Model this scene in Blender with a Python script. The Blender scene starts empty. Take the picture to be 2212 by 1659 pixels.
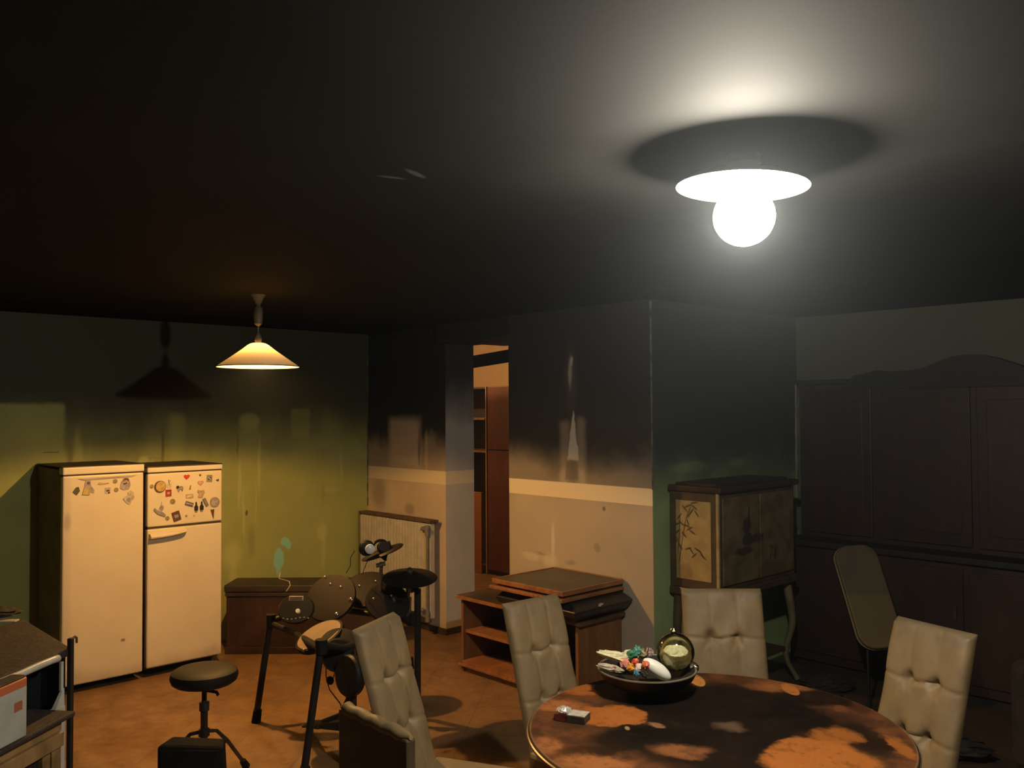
import bpy, bmesh, math, random

from mathutils import Matrix, Vector, Euler
C = bpy.context.scene.collection
S = bpy.context.scene
PI = math.pi
rnd = random.Random(7)

# ------------------------------------------------------------------ camera
F_PX, PITCH, ROLL, YAW, EYE = 1900.1, 0.0291, 0.0063, 0.81432, 1.8
cam = bpy.data.cameras.new('camera')
cam.sensor_width = 36.0
cam.lens = F_PX / 2212 * 36
cam.clip_start = 0.05
co = bpy.data.objects.new('camera', cam)
C.objects.link(co)
co.matrix_world = (Matrix.Translation((0, 0, EYE)) @ Matrix.Rotation(YAW, 4, 'Z')
                   @ Matrix.Rotation(PI / 2 + PITCH, 4, 'X') @ Matrix.Rotation(-ROLL, 4, 'Z'))
S.camera = co
# ------------------------------------------------------------------ world, exposure
w = bpy.data.worlds.new('world')
S.world = w
w.use_nodes = True
w.node_tree.nodes['Background'].inputs[0].default_value = (0.0, 0.0, 0.0, 1)
w.node_tree.nodes['Background'].inputs[1].default_value = 0.0
# thin haze added in the whole room for the lamp's glow; scatters mostly forwards
HAZE, HAZE_G = 0.0048, 0.86
hv_ = w.node_tree.nodes.new('ShaderNodeVolumeScatter')
hv_.inputs['Color'].default_value = (0.80, 0.90, 1.0, 1)
hv_.inputs['Density'].default_value = HAZE
hv_.inputs['Anisotropy'].default_value = HAZE_G
w.node_tree.links.new(hv_.outputs[0], w.node_tree.nodes['World Output'].inputs['Volume'])
S.view_settings.view_transform = 'Standard'
S.view_settings.look = 'None'
S.view_settings.exposure = 0.0
S.view_settings.gamma = 1.0
S.view_settings.use_curve_mapping = False
# lamp colours and strengths (the lamps themselves are built further down)
WARM = (1.0, 0.53, 0.15)
COOL = (1.0, 0.91, 0.74)
P_PENDANT, P_CEILING, P_NEXT = 140.0, 135.0, 60.0
LAMP = Vector((-1.28, 2.07, 2.325))
PEND = Vector((-4.76, 2.45, 2.062))

# ------------------------------------------------------------------ room measures
CEIL = 2.482
XG, YR, YE, YB = -6.63, 4.476, 4.359, 4.777       # green wall, radiator wall, main wall, back of the thick wall
XJ, XE, XF, YG = -5.526, -4.655, -3.362, 6.138    # door jamb, door right edge, corner, far right wall
Z1, Z2 = 1.199, 1.306                             # painted stripe


def ray(px, py):
    u, v = px - 1106.0, 829.5 - py
    c, s = math.cos(ROLL), math.sin(ROLL)
    X, V = (u * c + v * s) / F_PX, (-u * s + v * c) / F_PX
    D = math.cos(PITCH) - V * math.sin(PITCH)
    Z = math.sin(PITCH) + V * math.cos(PITCH)
    return Vector((X * math.cos(YAW) - D * math.sin(YAW), X * math.sin(YAW) + D * math.cos(YAW), Z))


def at(px, py, D):
    """point at horizontal depth D metres along the sight line measured on the photograph"""
    r = ray(px, py)
    d = -r.x * math.sin(YAW) + r.y * math.cos(YAW)
    return Vector((0, 0, EYE)) + r * (D / d)


def on(px, py, axis, val):
    r = ray(px, py)
    i = 'xyz'.index(axis)
    o = Vector((0, 0, EYE))
    return o + r * ((val - o[i]) / r[i])


RIGHT = Vector((math.cos(YAW), math.sin(YAW), 0))
FWD = Vector((-math.sin(YAW), math.cos(YAW), 0))
UP = Vector((0, 0, 1))

# ------------------------------------------------------------------ material helpers


class NG:
    def __init__(self, name):
        self.m = bpy.data.materials.new(name)
        self.m.use_nodes = True
        self.t = self.m.node_tree
        self.b = self.t.nodes['Principled BSDF']
        self._pos = None

    def n(self, k):
        return self.t.nodes.new(k)

    def put(self, sock, v):
        if isinstance(v, (int, float)):
            sock.default_value = v
        elif isinstance(v, (tuple, list)):
            sock.default_value = tuple(v) + ((1,) if len(v) == 3 and sock.type == 'RGBA' else ())
        else:
            self.t.links.new(v, sock)

    def math(self, op, a, b=0.0, c=None):
        x = self.n('ShaderNodeMath')
        x.operation = op
        self.put(x.inputs[0], a)
        self.put(x.inputs[1], b)
        if c is not None:
            self.put(x.inputs[2], c)
        return x.outputs[0]

    def add(self, a, b): return self.math('ADD', a, b)
    def sub(self, a, b): return self.math('SUBTRACT', a, b)
    def mul(self, a, b): return self.math('MULTIPLY', a, b)
    def mx(self, a, b): return self.math('MAXIMUM', a, b)
    def mn(self, a, b): return self.math('MINIMUM', a, b)

    def xyz(self, kind='world'):
        if kind == 'world':
            g = self.n('ShaderNodeNewGeometry').outputs['Position']
        else:
            g = self.n('ShaderNodeTexCoord').outputs['Object']
        s = self.n('ShaderNodeSeparateXYZ')
        self.t.links.new(g, s.inputs[0])
        return g, s.outputs[0], s.outputs[1], s.outputs[2]

    def noise(self, vec, scale, detail=3.0, rough=0.55, stretch=None):
        if stretch:
            mp = self.n('ShaderNodeMapping')
            self.t.links.new(vec, mp.inputs[0])
            mp.inputs['Scale'].default_value = stretch
            vec = mp.outputs[0]
        x = self.n('ShaderNodeTexNoise')
        self.t.links.new(vec, x.inputs['Vector'])
        x.inputs['Scale'].default_value = scale
        x.inputs['Detail'].default_value = detail
        x.inputs['Roughness'].default_value = rough
        return x.outputs['Fac']

    def smooth(self, v, a, b, o0=0.0, o1=1.0):
        x = self.n('ShaderNodeMapRange')
        x.interpolation_type = 'SMOOTHSTEP'
        self.put(x.inputs['Value'], v)
        x.inputs['From Min'].default_value = a
        x.inputs['From Max'].default_value = b
        x.inputs['To Min'].default_value = o0
        x.inputs['To Max'].default_value = o1
        return x.outputs[0]

    def mix(self, f, a, b):
        x = self.n('ShaderNodeMix')
        x.data_type = 'RGBA'
        self.put(x.inputs[0], f)
        self.put(x.inputs[6], a)
        self.put(x.inputs[7], b)
        return x.outputs[2]

    def ell(self, u, v, cu, cv, ru, rv, soft=0.3, rot=0.0):
        du, dv = self.sub(u, cu), self.sub(v, cv)
        if rot:
            c, s = math.cos(rot), math.sin(rot)
            du, dv = self.add(self.mul(du, c), self.mul(dv, s)), self.sub(self.mul(dv, c), self.mul(du, s))
        a, b = self.mul(du, 1 / ru), self.mul(dv, 1 / rv)
        d = self.math('SQRT', self.add(self.mul(a, a), self.mul(b, b)))
        return self.smooth(d, 1 + soft, 1 - soft)

    def rect(self, u, v, cu, cv, ru, rv, soft=0.02):
        a = self.smooth(self.math('ABSOLUTE', self.sub(u, cu)), ru + soft, ru - soft)
        b = self.smooth(self.math('ABSOLUTE', self.sub(v, cv)), rv + soft, rv - soft)
        return self.mul(a, b)

    def tri(self, u, v, cu, v0, v1, hw, soft=0.01):
        """upright spire: half width hw at v0 shrinking to nothing at v1"""
        t = self.mul(self.sub(v1, v), 1.0 / (v1 - v0))
        wd = self.mul(t, hw)
        a = self.smooth(self.sub(self.math('ABSOLUTE', self.sub(u, cu)), wd), soft, -soft)
        return self.mul(a, self.mul(self.smooth(v, v0 - .01, v0 + .01), self.smooth(v, v1, v1 - .03)))

    def out(self, col, rough=0.6, bump=None, bstr=0.3, bdist=0.01, metal=0.0, spec=0.5):
        self.put(self.b.inputs['Base Color'], col)
        self.put(self.b.inputs['Roughness'], rough)
        self.b.inputs['Metallic'].default_value = metal
        self.b.inputs['Specular IOR Level'].default_value = spec
        if bump is not None:
            x = self.n('ShaderNodeBump')
            x.inputs['Strength'].default_value = bstr
            x.inputs['Distance'].default_value = bdist
            self.put(x.inputs['Height'], bump)
            self.t.links.new(x.outputs[0], self.b.inputs['Normal'])
        return self.m


def simple(name, col, rough=0.5, metal=0.0, spec=0.5, var=0.25, scale=14.0, dirt=None):
    g = NG(name)
    v, x, y, z = g.xyz('obj')
    f = g.noise(v, scale)
    d = dirt or tuple(c * (1 - var) for c in col)
    c = g.mix(g.smooth(f, 0.35, 0.7), col, d)
    return g.out(c, rough, metal=metal, spec=spec)


def wood(name, a, b, rough=0.5, stretch=(1, 1, 8), scale=6.0, soot=0.0):
    g = NG(name)
    v, x, y, z = g.xyz('obj')
    f = g.noise(v, scale, 5, 0.6, stretch)
    c = g.mix(g.smooth(f, 0.3, 0.7), a, b)
    if soot:
        s = g.noise(v, 5.0, 4)
        c = g.mix(g.mul(g.smooth(s, 0.38, 0.62), soot), c, (0.012, 0.010, 0.008))
    return g.out(c, rough, bump=f, bstr=0.1, bdist=0.003)


# ------------------------------------------------------------------ mesh helpers
ROOT = {}


class MB:
    def __init__(self):
        self.v, self.f = [], []

    def _add(self, vs, fs):
        o = len(self.v)
        self.v += [Vector(p) for p in vs]
        self.f += [[i + o for i in f] for f in fs]
        return self

    def box(self, a, b, M=None):
        x0, y0, z0 = a
        x1, y1, z1 = b
        vs = [(x0, y0, z0), (x1, y0, z0), (x1, y1, z0), (x0, y1, z0), (x0, y0, z1), (x1, y0, z1), (x1, y1, z1), (x0, y1, z1)]
        if M:
            vs = [M @ Vector(p) for p in vs]
        return self._add(vs, [(0, 3, 2, 1), (4, 5, 6, 7), (0, 1, 5, 4), (1, 2, 6, 5), (2, 3, 7, 6), (3, 0, 4, 7)])

    def hexa(self, vs):
        return self._add(vs, [(0, 3, 2, 1), (4, 5, 6, 7), (0, 1, 5, 4), (1, 2, 6, 5), (2, 3, 7, 6), (3, 0, 4, 7)])

    def tube(self, pts, r, seg=12, cap=True):
        pts = [Vector(p) for p in pts]
        rs = r if isinstance(r, (list, tuple)) else [r] * len(pts)
        o = len(self.v)
        prev = None
        for i, p in enumerate(pts):
            t = (pts[min(i + 1, len(pts) - 1)] - pts[max(i - 1, 0)]).normalized()
            if prev is None:
                n = t.orthogonal().normalized()
            else:
                n = (prev - t * prev.dot(t)).normalized()
            prev = n
            b = t.cross(n)
            for k in range(seg):
                a = 2 * PI * k / seg
                self.v.append(p + (n * math.cos(a) + b * math.sin(a)) * rs[i])
        for i in range(len(pts) - 1):
            for k in range(seg):
                a, b_ = o + i * seg + k, o + i * seg + (k + 1) % seg
                self.f.append([a, b_, b_ + seg, a + seg])
        if cap:
            self.f.append([o + k for k in range(seg)][::-1])
            self.f.append([o + (len(pts) - 1) * seg + k for k in range(seg)])
        return self

    def lathe(self, prof, seg=32, M=None, cap=True):
        """prof: list of (r, z)"""
        o = len(self.v)
        M = M or Matrix()
        for r, z in prof:
            for k in range(seg):
                a = 2 * PI * k / seg
                self.v.append(M @ Vector((r * math.cos(a), r * math.sin(a), z)))
        for i in range(len(prof) - 1):
            for k in range(seg):
                a, b_ = o + i * seg + k, o + i * seg + (k + 1) % seg
                self.f.append([a, b_, b_ + seg, a + seg])
        if cap:
            self.f.append([o + k for k in range(seg)][::-1])
            self.f.append([o + (len(prof) - 1) * seg + k for k in range(seg)])
        return self

    def ball(self, c, r, seg=16, rings=10, M=None):
        prof = []
        for i in range(rings + 1):
            a = -PI / 2 + PI * i / rings
            prof.append((max(math.cos(a), 0.001), math.sin(a)))
        r = r if isinstance(r, (tuple, list)) else (r, r, r)
        T = Matrix.Translation(c) @ (M or Matrix()) @ Matrix.Diagonal((r[0], r[1], r[2], 1))
        return self.lathe(prof, seg, T)

    def prism(self, outline, d, M=None):
        """outline of (x, y) in the local xy plane, thickness d along local z"""
        M = M or Matrix()
        n = len(outline)
        vs = [M @ Vector((p[0], p[1], 0)) for p in outline] + [M @ Vector((p[0], p[1], d)) for p in outline]
        fs = [list(range(n))[::-1], list(range(n, 2 * n))] + [[i, (i + 1) % n, (i + 1) % n + n, i + n] for i in range(n)]
        return self._add(vs, fs)

    def build(self, name, mat, parent=None, smooth=False, bevel=0.0, world=False, mats=None, sub=0):
        me = bpy.data.meshes.new(name)
        vs = self.v
        if world and parent is not None:
            Mi = ROOT[parent.name].inverted()
            vs = [Mi @ p for p in vs]
        me.from_pydata([tuple(p) for p in vs], [], self.f)
        bm = bmesh.new()
        bm.from_mesh(me)
        bmesh.ops.recalc_face_normals(bm, faces=bm.faces)
        bm.to_mesh(me)
        bm.free()
        for m in ([mat] + (mats or [])):
            me.materials.append(m)
        if smooth:
            for p in me.polygons:
                p.use_smooth = True
            me.set_sharp_from_angle(angle=math.radians(38))
        o = bpy.data.objects.new(name, me)
        C.objects.link(o)
        if parent is not None:
            o.parent = parent
            ROOT[o.name] = ROOT[parent.name]
        else:
            ROOT[o.name] = Matrix()
        if bevel:
            b = o.modifiers.new('bevel', 'BEVEL')
            b.width = bevel
            b.segments = 2
            b.limit_method = 'ANGLE'
        if sub:
            b = o.modifiers.new('sub', 'SUBSURF')
            b.levels = b.render_levels = sub
        return o


def tag(o, label, cat, group=None, kind=None):
    o['label'] = label
    o['category'] = cat
    if group:
        o['group'] = group
    if kind:
        o['kind'] = kind
    return o


def thing(name, label, cat, loc=(0, 0, 0), rz=0.0, group=None, M=None):
    o = bpy.data.objects.new(name, None)
    o.empty_display_size = 0.1
    C.objects.link(o)
    if M is None:
        M = Matrix.Translation(loc) @ Matrix.Rotation(rz, 4, 'Z')
    o.matrix_world = M
    ROOT[o.name] = M
    return tag(o, label, cat, group)


def struct(o):
    o['kind'] = 'structure'
    return o


def copy_thing(src, M, label):
    r = src.copy()
    C.objects.link(r)
    r.matrix_world = M
    ROOT[r.name] = M
    r['label'] = label
    for ch in list(src.children):
        c = ch.copy()
        C.objects.link(c)
        c.parent = r
        for g in list(ch.children):
            d = g.copy()
            C.objects.link(d)
            d.parent = c
    return r


# ------------------------------------------------------------------ wall materials
SOOT = (0.0125, 0.0120, 0.0110)


def wall_paint(name, ax, paint, z0, z1, cleans=(), darks=(), patches=(), stripe=None, soot=SOOT, haze=0.35, rough=0.65, streak=0.22, fmax=1.0):
    g = NG(name)
    v, x, y, z = g.xyz()
    u = x if ax == 'x' else y
    n1 = g.noise(v, 2.2, 4, 0.6)
    n2 = g.noise(v, 7.0, 5, 0.65)
    ns = g.noise(v, 5.0, 4, 0.6, (1, 1, 0.12) )
    wob = g.mul(g.sub(n2, 0.5), 0.05)
    uw, zw = g.add(u, wob), g.add(z, wob)
    base = g.mix(g.smooth(n1, 0.3, 0.75), paint, tuple(c * 0.86 for c in paint))
    if stripe:
        inb = g.rect(z, z, (Z1 + Z2) / 2, (Z1 + Z2) / 2, (Z2 - Z1) / 2, (Z2 - Z1) / 2, 0.003)
        base = g.mix(inb, base, stripe)
    zz = g.add(z, g.mul(g.sub(n1, 0.5), 0.35))
    zz = g.add(zz, g.mul(g.sub(ns, 0.5), streak))
    f = g.smooth(zz, z0, z1)
    f = g.mul(f, fmax)
    # light film of smoke over the whole wall just above the stripe
    film = g.mul(g.smooth(zz, z0 - 0.5, z0 + 0.15), haze)
    if stripe:
        film = g.mul(film, g.smooth(z, Z2 - 0.002, Z2 + 0.004))
    f = g.mx(f, film)
    for kind, cu, cv, ru, rv, soft, st in cleans:
        k = (g.ell if kind == 'e' else g.rect)(uw, zw, cu, cv, ru, rv, soft)
        f = g.mul(f, g.sub(1.0, g.mul(k, st)))
    for kind, cu, cv, ru, rv, soft, st in darks:
        k = (g.ell if kind == 'e' else g.rect)(uw, zw, cu, cv, ru, rv, soft)
        f = g.mx(f, g.mul(k, st))
    if stripe:
        f = g.mul(f, g.mx(g.sub(1.0, inb), 0.08))
    col = g.mix(f, base, soot)
    for kind, cu, cv, ru, rv, soft, st, pc in patches:
        k = {'e': g.ell, 'r': g.rect, 't': g.tri}[kind](uw, zw, cu, cv, ru, rv, soft)
        col = g.mix(g.mul(k, st), col, pc)
    return g.out(col, rough, bump=n2, bstr=0.12, bdist=0.006)


GREEN = (0.40, 0.43, 0.130)
PALE_G = (0.56, 0.56, 0.20)
GSOOT = (0.034, 0.036, 0.014)
m_green = wall_paint('green_wall_soot', 'y', GREEN, 1.22, 1.92,
                     cleans=[('r', 1.62, 1.64, 0.33, 0.22, 0.02, 0.80), ('e', 2.04, 1.48, 0.030, 0.18, 0.5, 0.85),
                             ('r', 2.745, 1.56, 0.055, 0.22, 0.04, 0.55), ('r', 3.335, 1.55, 0.085, 0.20, 0.03, 0.42), ('e', 3.335, 1.72, 0.085, 0.07, 0.3, 0.42),
                             ('r', 3.80, 1.70, 0.085, 0.12, 0.02, 0.34), ('e', 3.84, 1.27, 0.36, 0.25, 0.5, 0.45),
                             ('r', 1.62, 1.30, 0.40, 0.12, 0.06, 0.9)],
                     darks=[('e', 2.635, 1.62, 0.016, 0.24, 0.6, 0.75), ('e', 1.985, 1.58, 0.022, 0.24, 0.5, 0.55), ('e', 2.12, 1.6, 0.03, 0.2, 0.6, 0.35), ('r', 1.42, 1.50, 0.07, 0.004, 0.004, 0.7),
                            ('r', 1.86, 1.52, 0.05, 0.004, 0.004, 0.7), ('e', 3.31, 0.98, 0.015, 0.02, 0.4, 0.8), ('e', 3.235, 1.56, 0.012, 0.13, 0.5, 0.6), ('e', 3.435, 1.66, 0.012, 0.09, 0.5, 0.5),
                            ('e', 3.36, 0.76, 0.03, 0.12, 0.6, 0.22), ('e', 4.02, 1.10, 0.02, 0.10, 0.6, 0.2), ('r', 2.58, 1.455, 0.05, 0.003, 0.004, 0.5)],
                     patches=[('e', 3.255, 1.20, 0.014, 0.20, 0.5, 0.5, PALE_G), ('e', 3.29, 0.96, 0.012, 0.20, 0.5, 0.45, PALE_G), ('e', 3.425, 1.36, 0.013, 0.22, 0.5, 0.5, PALE_G), ('e', 3.40, 1.08, 0.008, 0.2, 0.5, 0.35, PALE_G),
                              ('e', 3.20, 0.66, 0.075, 0.10, 0.5, 0.6, PALE_G), ('e', 3.20, 0.50, 0.03, 0.14, 0.5, 0.5, PALE_G), ('e', 4.01, 0.76, 0.050, 0.070, 0.4, 0.55, PALE_G),
                              ('e', 4.02, 0.62, 0.020, 0.18, 0.5, 0.5, PALE_G), ('e', 3.600, 0.580, 0.044, 0.088, 0.14, 0.95, (0.30, 0.66, 0.52)),
                              ('e', 3.655, 0.715, 0.040, 0.036, 0.14, 0.95, (0.30, 0.66, 0.52)), ('e', 3.685, 0.685, 0.030, 0.036, 0.14, 0.95, (0.30, 0.66, 0.52)), ('e', 3.595, 0.50, 0.020, 0.06, 0.4, 0.7, (0.30, 0.66, 0.52)), ('e', 2.50, 1.44, 0.035, 0.035, 0.4, 0.6, PALE_G), ('e', 2.56, 1.40, 0.03, 0.04, 0.4, 0.5, PALE_G),
                              ('e', 4.20, 1.32, 0.012, 0.13, 0.6, 0.45, PALE_G), ('e', 4.10, 1.12, 0.07, 0.02, 0.6, 0.3, PALE_G)], haze=0.12, soot=GSOOT, streak=0.10)
LOWP, STRIPE = (0.48, 0.405, 0.31), (0.80, 0.68, 0.48)
CH = (0.55, 0.53, 0.48)
m_rad = wall_paint('radiator_wall_soot', 'x', (0.66, 0.53, 0.40), 1.34, 1.62,
                   cleans=[('r', -6.08, 1.53, 0.22, 0.20, 0.05, 0.80), ('e', -5.78, 1.44, 0.022, 0.16, 0.5, 0.65)],
                   darks=[('e', -6.01, 0.97, 0.07, 0.05, 0.4, 0.35), ('e', -6.45, 1.07, 0.12, 0.12, 0.6, 0.4), ('e', -5.87, 1.52, 0.02, 0.2, 0.5, 0.6)],
                   patches=[('e', -6.30, 1.04, 0.045, 0.09, 0.4, 0.6, CH)], stripe=STRIPE, haze=0.45)
ARCH = (0.13, 0.11, 0.09)
m_main = wall_paint('main_wall_soot', 'x', LOWP, 1.16, 1.62,
                    cleans=[('r', -4.10, 1.50, 0.045, 0.22, 0.03, 0.45), ('r', -3.955, 1.50, 0.040, 0.24, 0.03, 0.45), ('e', -4.04, 2.00, 0.05, 0.20, 0.7, 0.10), ('r', -4.12, 1.33, 0.030, 0.06, 0.02, 0.5), ('r', -3.95, 1.33, 0.025, 0.06, 0.02, 0.5)],
                    darks=[('r', -3.50, 1.62, 0.12, 0.300, 0.22, 0.50), ('e', -3.756, 1.156, 0.014, 0.014, 0.4, 0.7), ('e', -3.82, 0.895, 0.03, 0.03, 0.4, 0.3),
                           ('e', -4.37, 0.80, 0.13, 0.010, 0.5, 0.3), ('e', -4.05, 0.77, 0.05, 0.015, 0.5, 0.25)],
                    patches=[('t', -4.025, 1.46, 1.80, 0.052, 0.006, 0.95, CH), ('e', -4.045, 2.05, 0.016, 0.09, 0.6, 0.55, CH), ('e', -4.035, 2.12, 0.012, 0.03, 0.4, 0.7, CH),
                             ('r', -4.04, 1.385, 0.055, 0.062, 0.012, 0.75, ARCH),
                             ('e', -4.22, 0.90, 0.014, 0.12, 0.5, 0.7, (0.72, 0.64, 0.48)), ('e', -4.25, 0.76, 0.07, 0.05, 0.5, 0.6, (0.72, 0.64, 0.48)),
                             ('e', -4.43, 0.775, 0.09, 0.030, 0.5, 0.5, (0.72, 0.64, 0.48))],
                    stripe=STRIPE, haze=0.5, soot=(0.022, 0.021, 0.020), streak=0.03)
m_jamb = wall_paint('jamb_blue_grey', 'y', (0.62, 0.59, 0.56), 1.40, 2.15, cleans=[], stripe=STRIPE, haze=0.3, soot=(0.03, 0.029, 0.027))
m_fg = wall_paint('green_return_soot', 'y', (0.33, 0.44, 0.19), 0.95, 1.62,
                  cleans=[('e', 4.75, 1.42, 0.20, 0.035, 0.5, 0.35), ('e', 5.3, 1.42, 0.10, 0.03, 0.5, 0.3)], haze=0.2, soot=(0.040, 0.045, 0.044), streak=0.05)
m_far = wall_paint('far_wall_grime', 'x', (0.10, 0.095, 0.065), 2.6, 3.2, haze=0.0)
m_plain = wall_paint('hidden_wall_soot', 'x', (0.10, 0.10, 0.07), 0.9, 1.9, haze=0.4)
m_next = wall_paint('next_room_wall', 'x', (0.60, 0.47, 0.30), 2.6, 3.2, darks=[], haze=0.0)

g = NG('ceiling_soot')
v, x, y, z = g.xyz()
n1, n2 = g.noise(v, 0.9, 4, 0.6), g.noise(v, 60.0, 3, 0.6)
c = g.mix(g.smooth(n1, 0.35, 0.7), (0.0058, 0.0056, 0.0050), (0.0105, 0.0104, 0.0094))
k = g.mx(g.ell(x, y, -2.02, 1.53, 0.012, 0.05, 0.4, 0.4), g.ell(x, y, -2.10, 1.50, 0.010, 0.04, 0.4, -0.3))
c = g.mix(g.mul(k, 0.5), c, (0.12, 0.12, 0.11))
m_ceil = g.out(c, 0.80, bump=n2, bstr=0.06, bdist=0.003, spec=0.14)

g = NG('terracotta_tiles')
v, x, y, z = g.xyz()
th = math.radians(-50)
a1 = g.add(g.mul(x, math.cos(th) / 0.40), g.mul(y, math.sin(th) / 0.40))
a2 = g.sub(g.mul(y, math.cos(th) / 0.40), g.mul(x, math.sin(th) / 0.40))
a1, a2 = g.add(a1, 0.30), g.add(a2, 0.12)
fr = [g.math('ABSOLUTE', g.sub(g.math('FRACT', a), 0.5)) for a in (a1, a2)]
gr = g.smooth(g.mx(fr[0], fr[1]), 0.4905, 0.495)
n1, n2, n3 = g.noise(v, 1.6, 5, 0.65), g.noise(v, 6.5, 5, 0.7), g.noise(v, 3.0, 4, 0.6)
c = g.mix(g.smooth(n2, 0.3, 0.72), (0.245, 0.135, 0.055), (0.170, 0.087, 0.034))
d = g.smooth(g.add(n1, g.mul(n2, 0.35)), 0.62, 0.80)
c = g.mix(g.mul(d, 0.42), c, (0.10, 0.055, 0.028))
d2 = g.mul(g.smooth(g.sub(g.mul(n3, 0.8), g.mul(g.math('ABSOLUTE', g.add(x, 3.2)), 0.25)), 0.20, 0.46), 0.30)
c = g.mix(d2, c, (0.12, 0.10, 0.055))
# soot and rubbish lie thick towards the far right of the room
far = g.smooth(g.add(g.add(g.mul(x, 0.9), g.mul(y, 0.5)), g.mul(n1, 0.6)), -0.35, 0.35)
c = g.mix(g.mul(far, 0.85), c, (0.022, 0.018, 0.013))
c = g.mix(g.mul(gr, 0.5), c, (0.10, 0.05, 0.025))
m_floor = g.out(c, g.smooth(n2, 0.2, 0.8, 0.42, 0.75), bump=g.sub(n2, gr), bstr=0.2, bdist=0.004)

# ------------------------------------------------------------------ the room shell


def slab(name, a, b, mat, mats=None, pick=None):
    o = MB().box(a, b).build(name, mat, mats=mats)
    if pick:
        for p in o.data.polygons:
            p.material_index = pick(p.normal)
    return struct(o)


slab('floor', (-9.6, -3.2, -0.12), (3.2, 8.2, 0.0), m_floor)
slab('ceiling', (-6.9, -3.2, CEIL), (3.2, 6.4, CEIL + 0.12), m_ceil)
slab('wall_left', (XG - 0.2, -3.0, 0), (XG, YB, CEIL), m_green)
slab('wall_radiator_side', (XG, YR, 0), (XJ, YB, CEIL), m_rad, [m_jamb], lambda n: 1 if n.x > 0.9 else 0)
slab('wall_above_door', (XJ, YE + 0.03, 2.335), (XE, YB, CEIL), m_rad)
slab('wall_middle', (XE, YE, 0), (XF - 0.002, YB, CEIL), m_main)
slab('wall_green_return', (XF - 0.14, YE + 0.002, 0), (XF, YG + 0.2, CEIL), m_fg)
slab('wall_right', (XF, YG, 0), (3.0, YG + 0.2, CEIL), m_far)
slab('wall_front', (-6.63, -3.2, 0), (3.0, -3.0, CEIL), m_plain)
slab('wall_camera_side', (3.0, -3.2, 0), (3.2, 6.3, CEIL), m_plain)
# the room beyond the doorway
slab('wall_next_far', (-9.4, 7.6, 0), (-3.5, 7.8, 2.75), m_next)
slab('wall_next_left', (-9.6, 4.78, 0), (-9.4, 7.8, 2.75), m_next)
slab('wall_next_near', (-9.4, 4.60, 0), (XG - 0.2, 4.78, 2.75), m_next)
slab('wall_next_upper', (-9.4, YB, CEIL), (-3.5, YB + 0.05, 2.75), m_next)
slab('ceiling_next', (-9.6, 4.6, 2.75), (-3.4, 7.8, 2.85), m_next)

# strip of unburnt pale paint and plaster left standing at the far corner
m_pale = simple('pale_green_strip', (0.23, 0.27, 0.19), 0.7, var=0.35, scale=9)
mb = MB()
prev = None
N = 26
z0_, z1_ = 0.90, 1.98
for i in range(N):
    za, zb = z0_ + (z1_ - z0_) * i / N, z0_ + (z1_ - z0_) * (i + 1) / N
    wd = 0.030 + 0.016 * (1 - i / N) + rnd.uniform(-0.003, 0.003)
    mb.box((XF, YG - wd, za), (XF + 0.014, YG, zb))
struct(mb.build('trim_1', m_pale))

mb = MB()
for i in range(22):
    za, zb = 1.30 + 1.17 * i / 22, 1.30 + 1.17 * (i + 1) / 22
    wd = rnd.uniform(0.004, 0.009)
    mb.box((XF - wd, YE - 0.002, za), (XF + 0.002, YE + wd, zb))
struct(mb.build('trim_2', simple('bare_corner_plaster', (0.16, 0.16, 0.14), 0.7, var=0.7, scale=14)))
mb = MB()
for i in range(22):
    za, zb = 0.95 + 1.52 * i / 22, 0.95 + 1.52 * (i + 1) / 22
    wd = rnd.uniform(0.004, 0.009)
    mb.box((XG, YR - wd, za), (XG + wd, YR, zb))
struct(mb.build('trim_3', simple('pale_green_corner', (0.11, 0.14, 0.06), 0.7, var=0.7, scale=14)))
# sooty skirting at the door jamb and along the middle wall
m_skirt = simple('charred_skirting', (0.06, 0.04, 0.025), 0.8, var=0.6)
struct(MB().box((XJ - 0.02, YR - 0.012, 0), (XJ + 0.012, YB, 0.05)).build('baseboard_jamb', m_skirt, bevel=0.003))
struct(MB().box((XG + 0.0, YR - 0.012, 0), (XJ - 0.021, YR, 0.05)).build('baseboard_radiator', m_skirt, bevel=0.003))

# ------------------------------------------------------------------ shared materials
m_enamel = simple('yellowed_white_enamel', (0.74, 0.66, 0.50), 0.35, var=0.06, scale=3.0)
g = NG('fridge_door_enamel')
v, x, y, z = g.xyz()
n1, n2 = g.noise(v, 4.0, 4), g.noise(v, 30.0, 3)
c = g.mix(g.smooth(n1, 0.3, 0.7), (0.74, 0.655, 0.49), (0.70, 0.61, 0.44))
low = g.smooth(g.add(z, g.mul(g.sub(n1, 0.5), 0.22)), 0.17, 0.06)
c = g.mix(g.mul(low, 0.45), c, (0.32, 0.24, 0.16))
edge = g.smooth(g.add(y, g.mul(g.sub(n1, 0.5), 0.03)), 1.835, 1.80)
c = g.mix(g.mul(edge, 0.35), c, (0.50, 0.42, 0.40))
c = g.mix(g.mul(g.ell(y, z, 2.15, 0.29, 0.014, 0.010, 0.5), 0.8), c, (0.15, 0.10, 0.06))
c = g.mix(g.mul(g.ell(y, z, 1.80, 1.10, 0.02, 0.05, 0.6), 0.5), c, (0.25, 0.2, 0.16))
m_door = g.out(c, 0.33, spec=0.5)
m_fside = simple('sooty_fridge_side', (0.135, 0.115, 0.085), 0.6, var=0.4, scale=5)
m_black = simple('black_plastic', (0.010, 0.010, 0.010), 0.5, var=0.3, spec=0.2)
m_blackmat = simple('matt_black', (0.008, 0.008, 0.0075), 0.8, var=0.3, spec=0.15)
m_rubber = simple('dark_rubber', (0.012, 0.011, 0.010), 0.8, var=0.3, spec=0.15)
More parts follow.
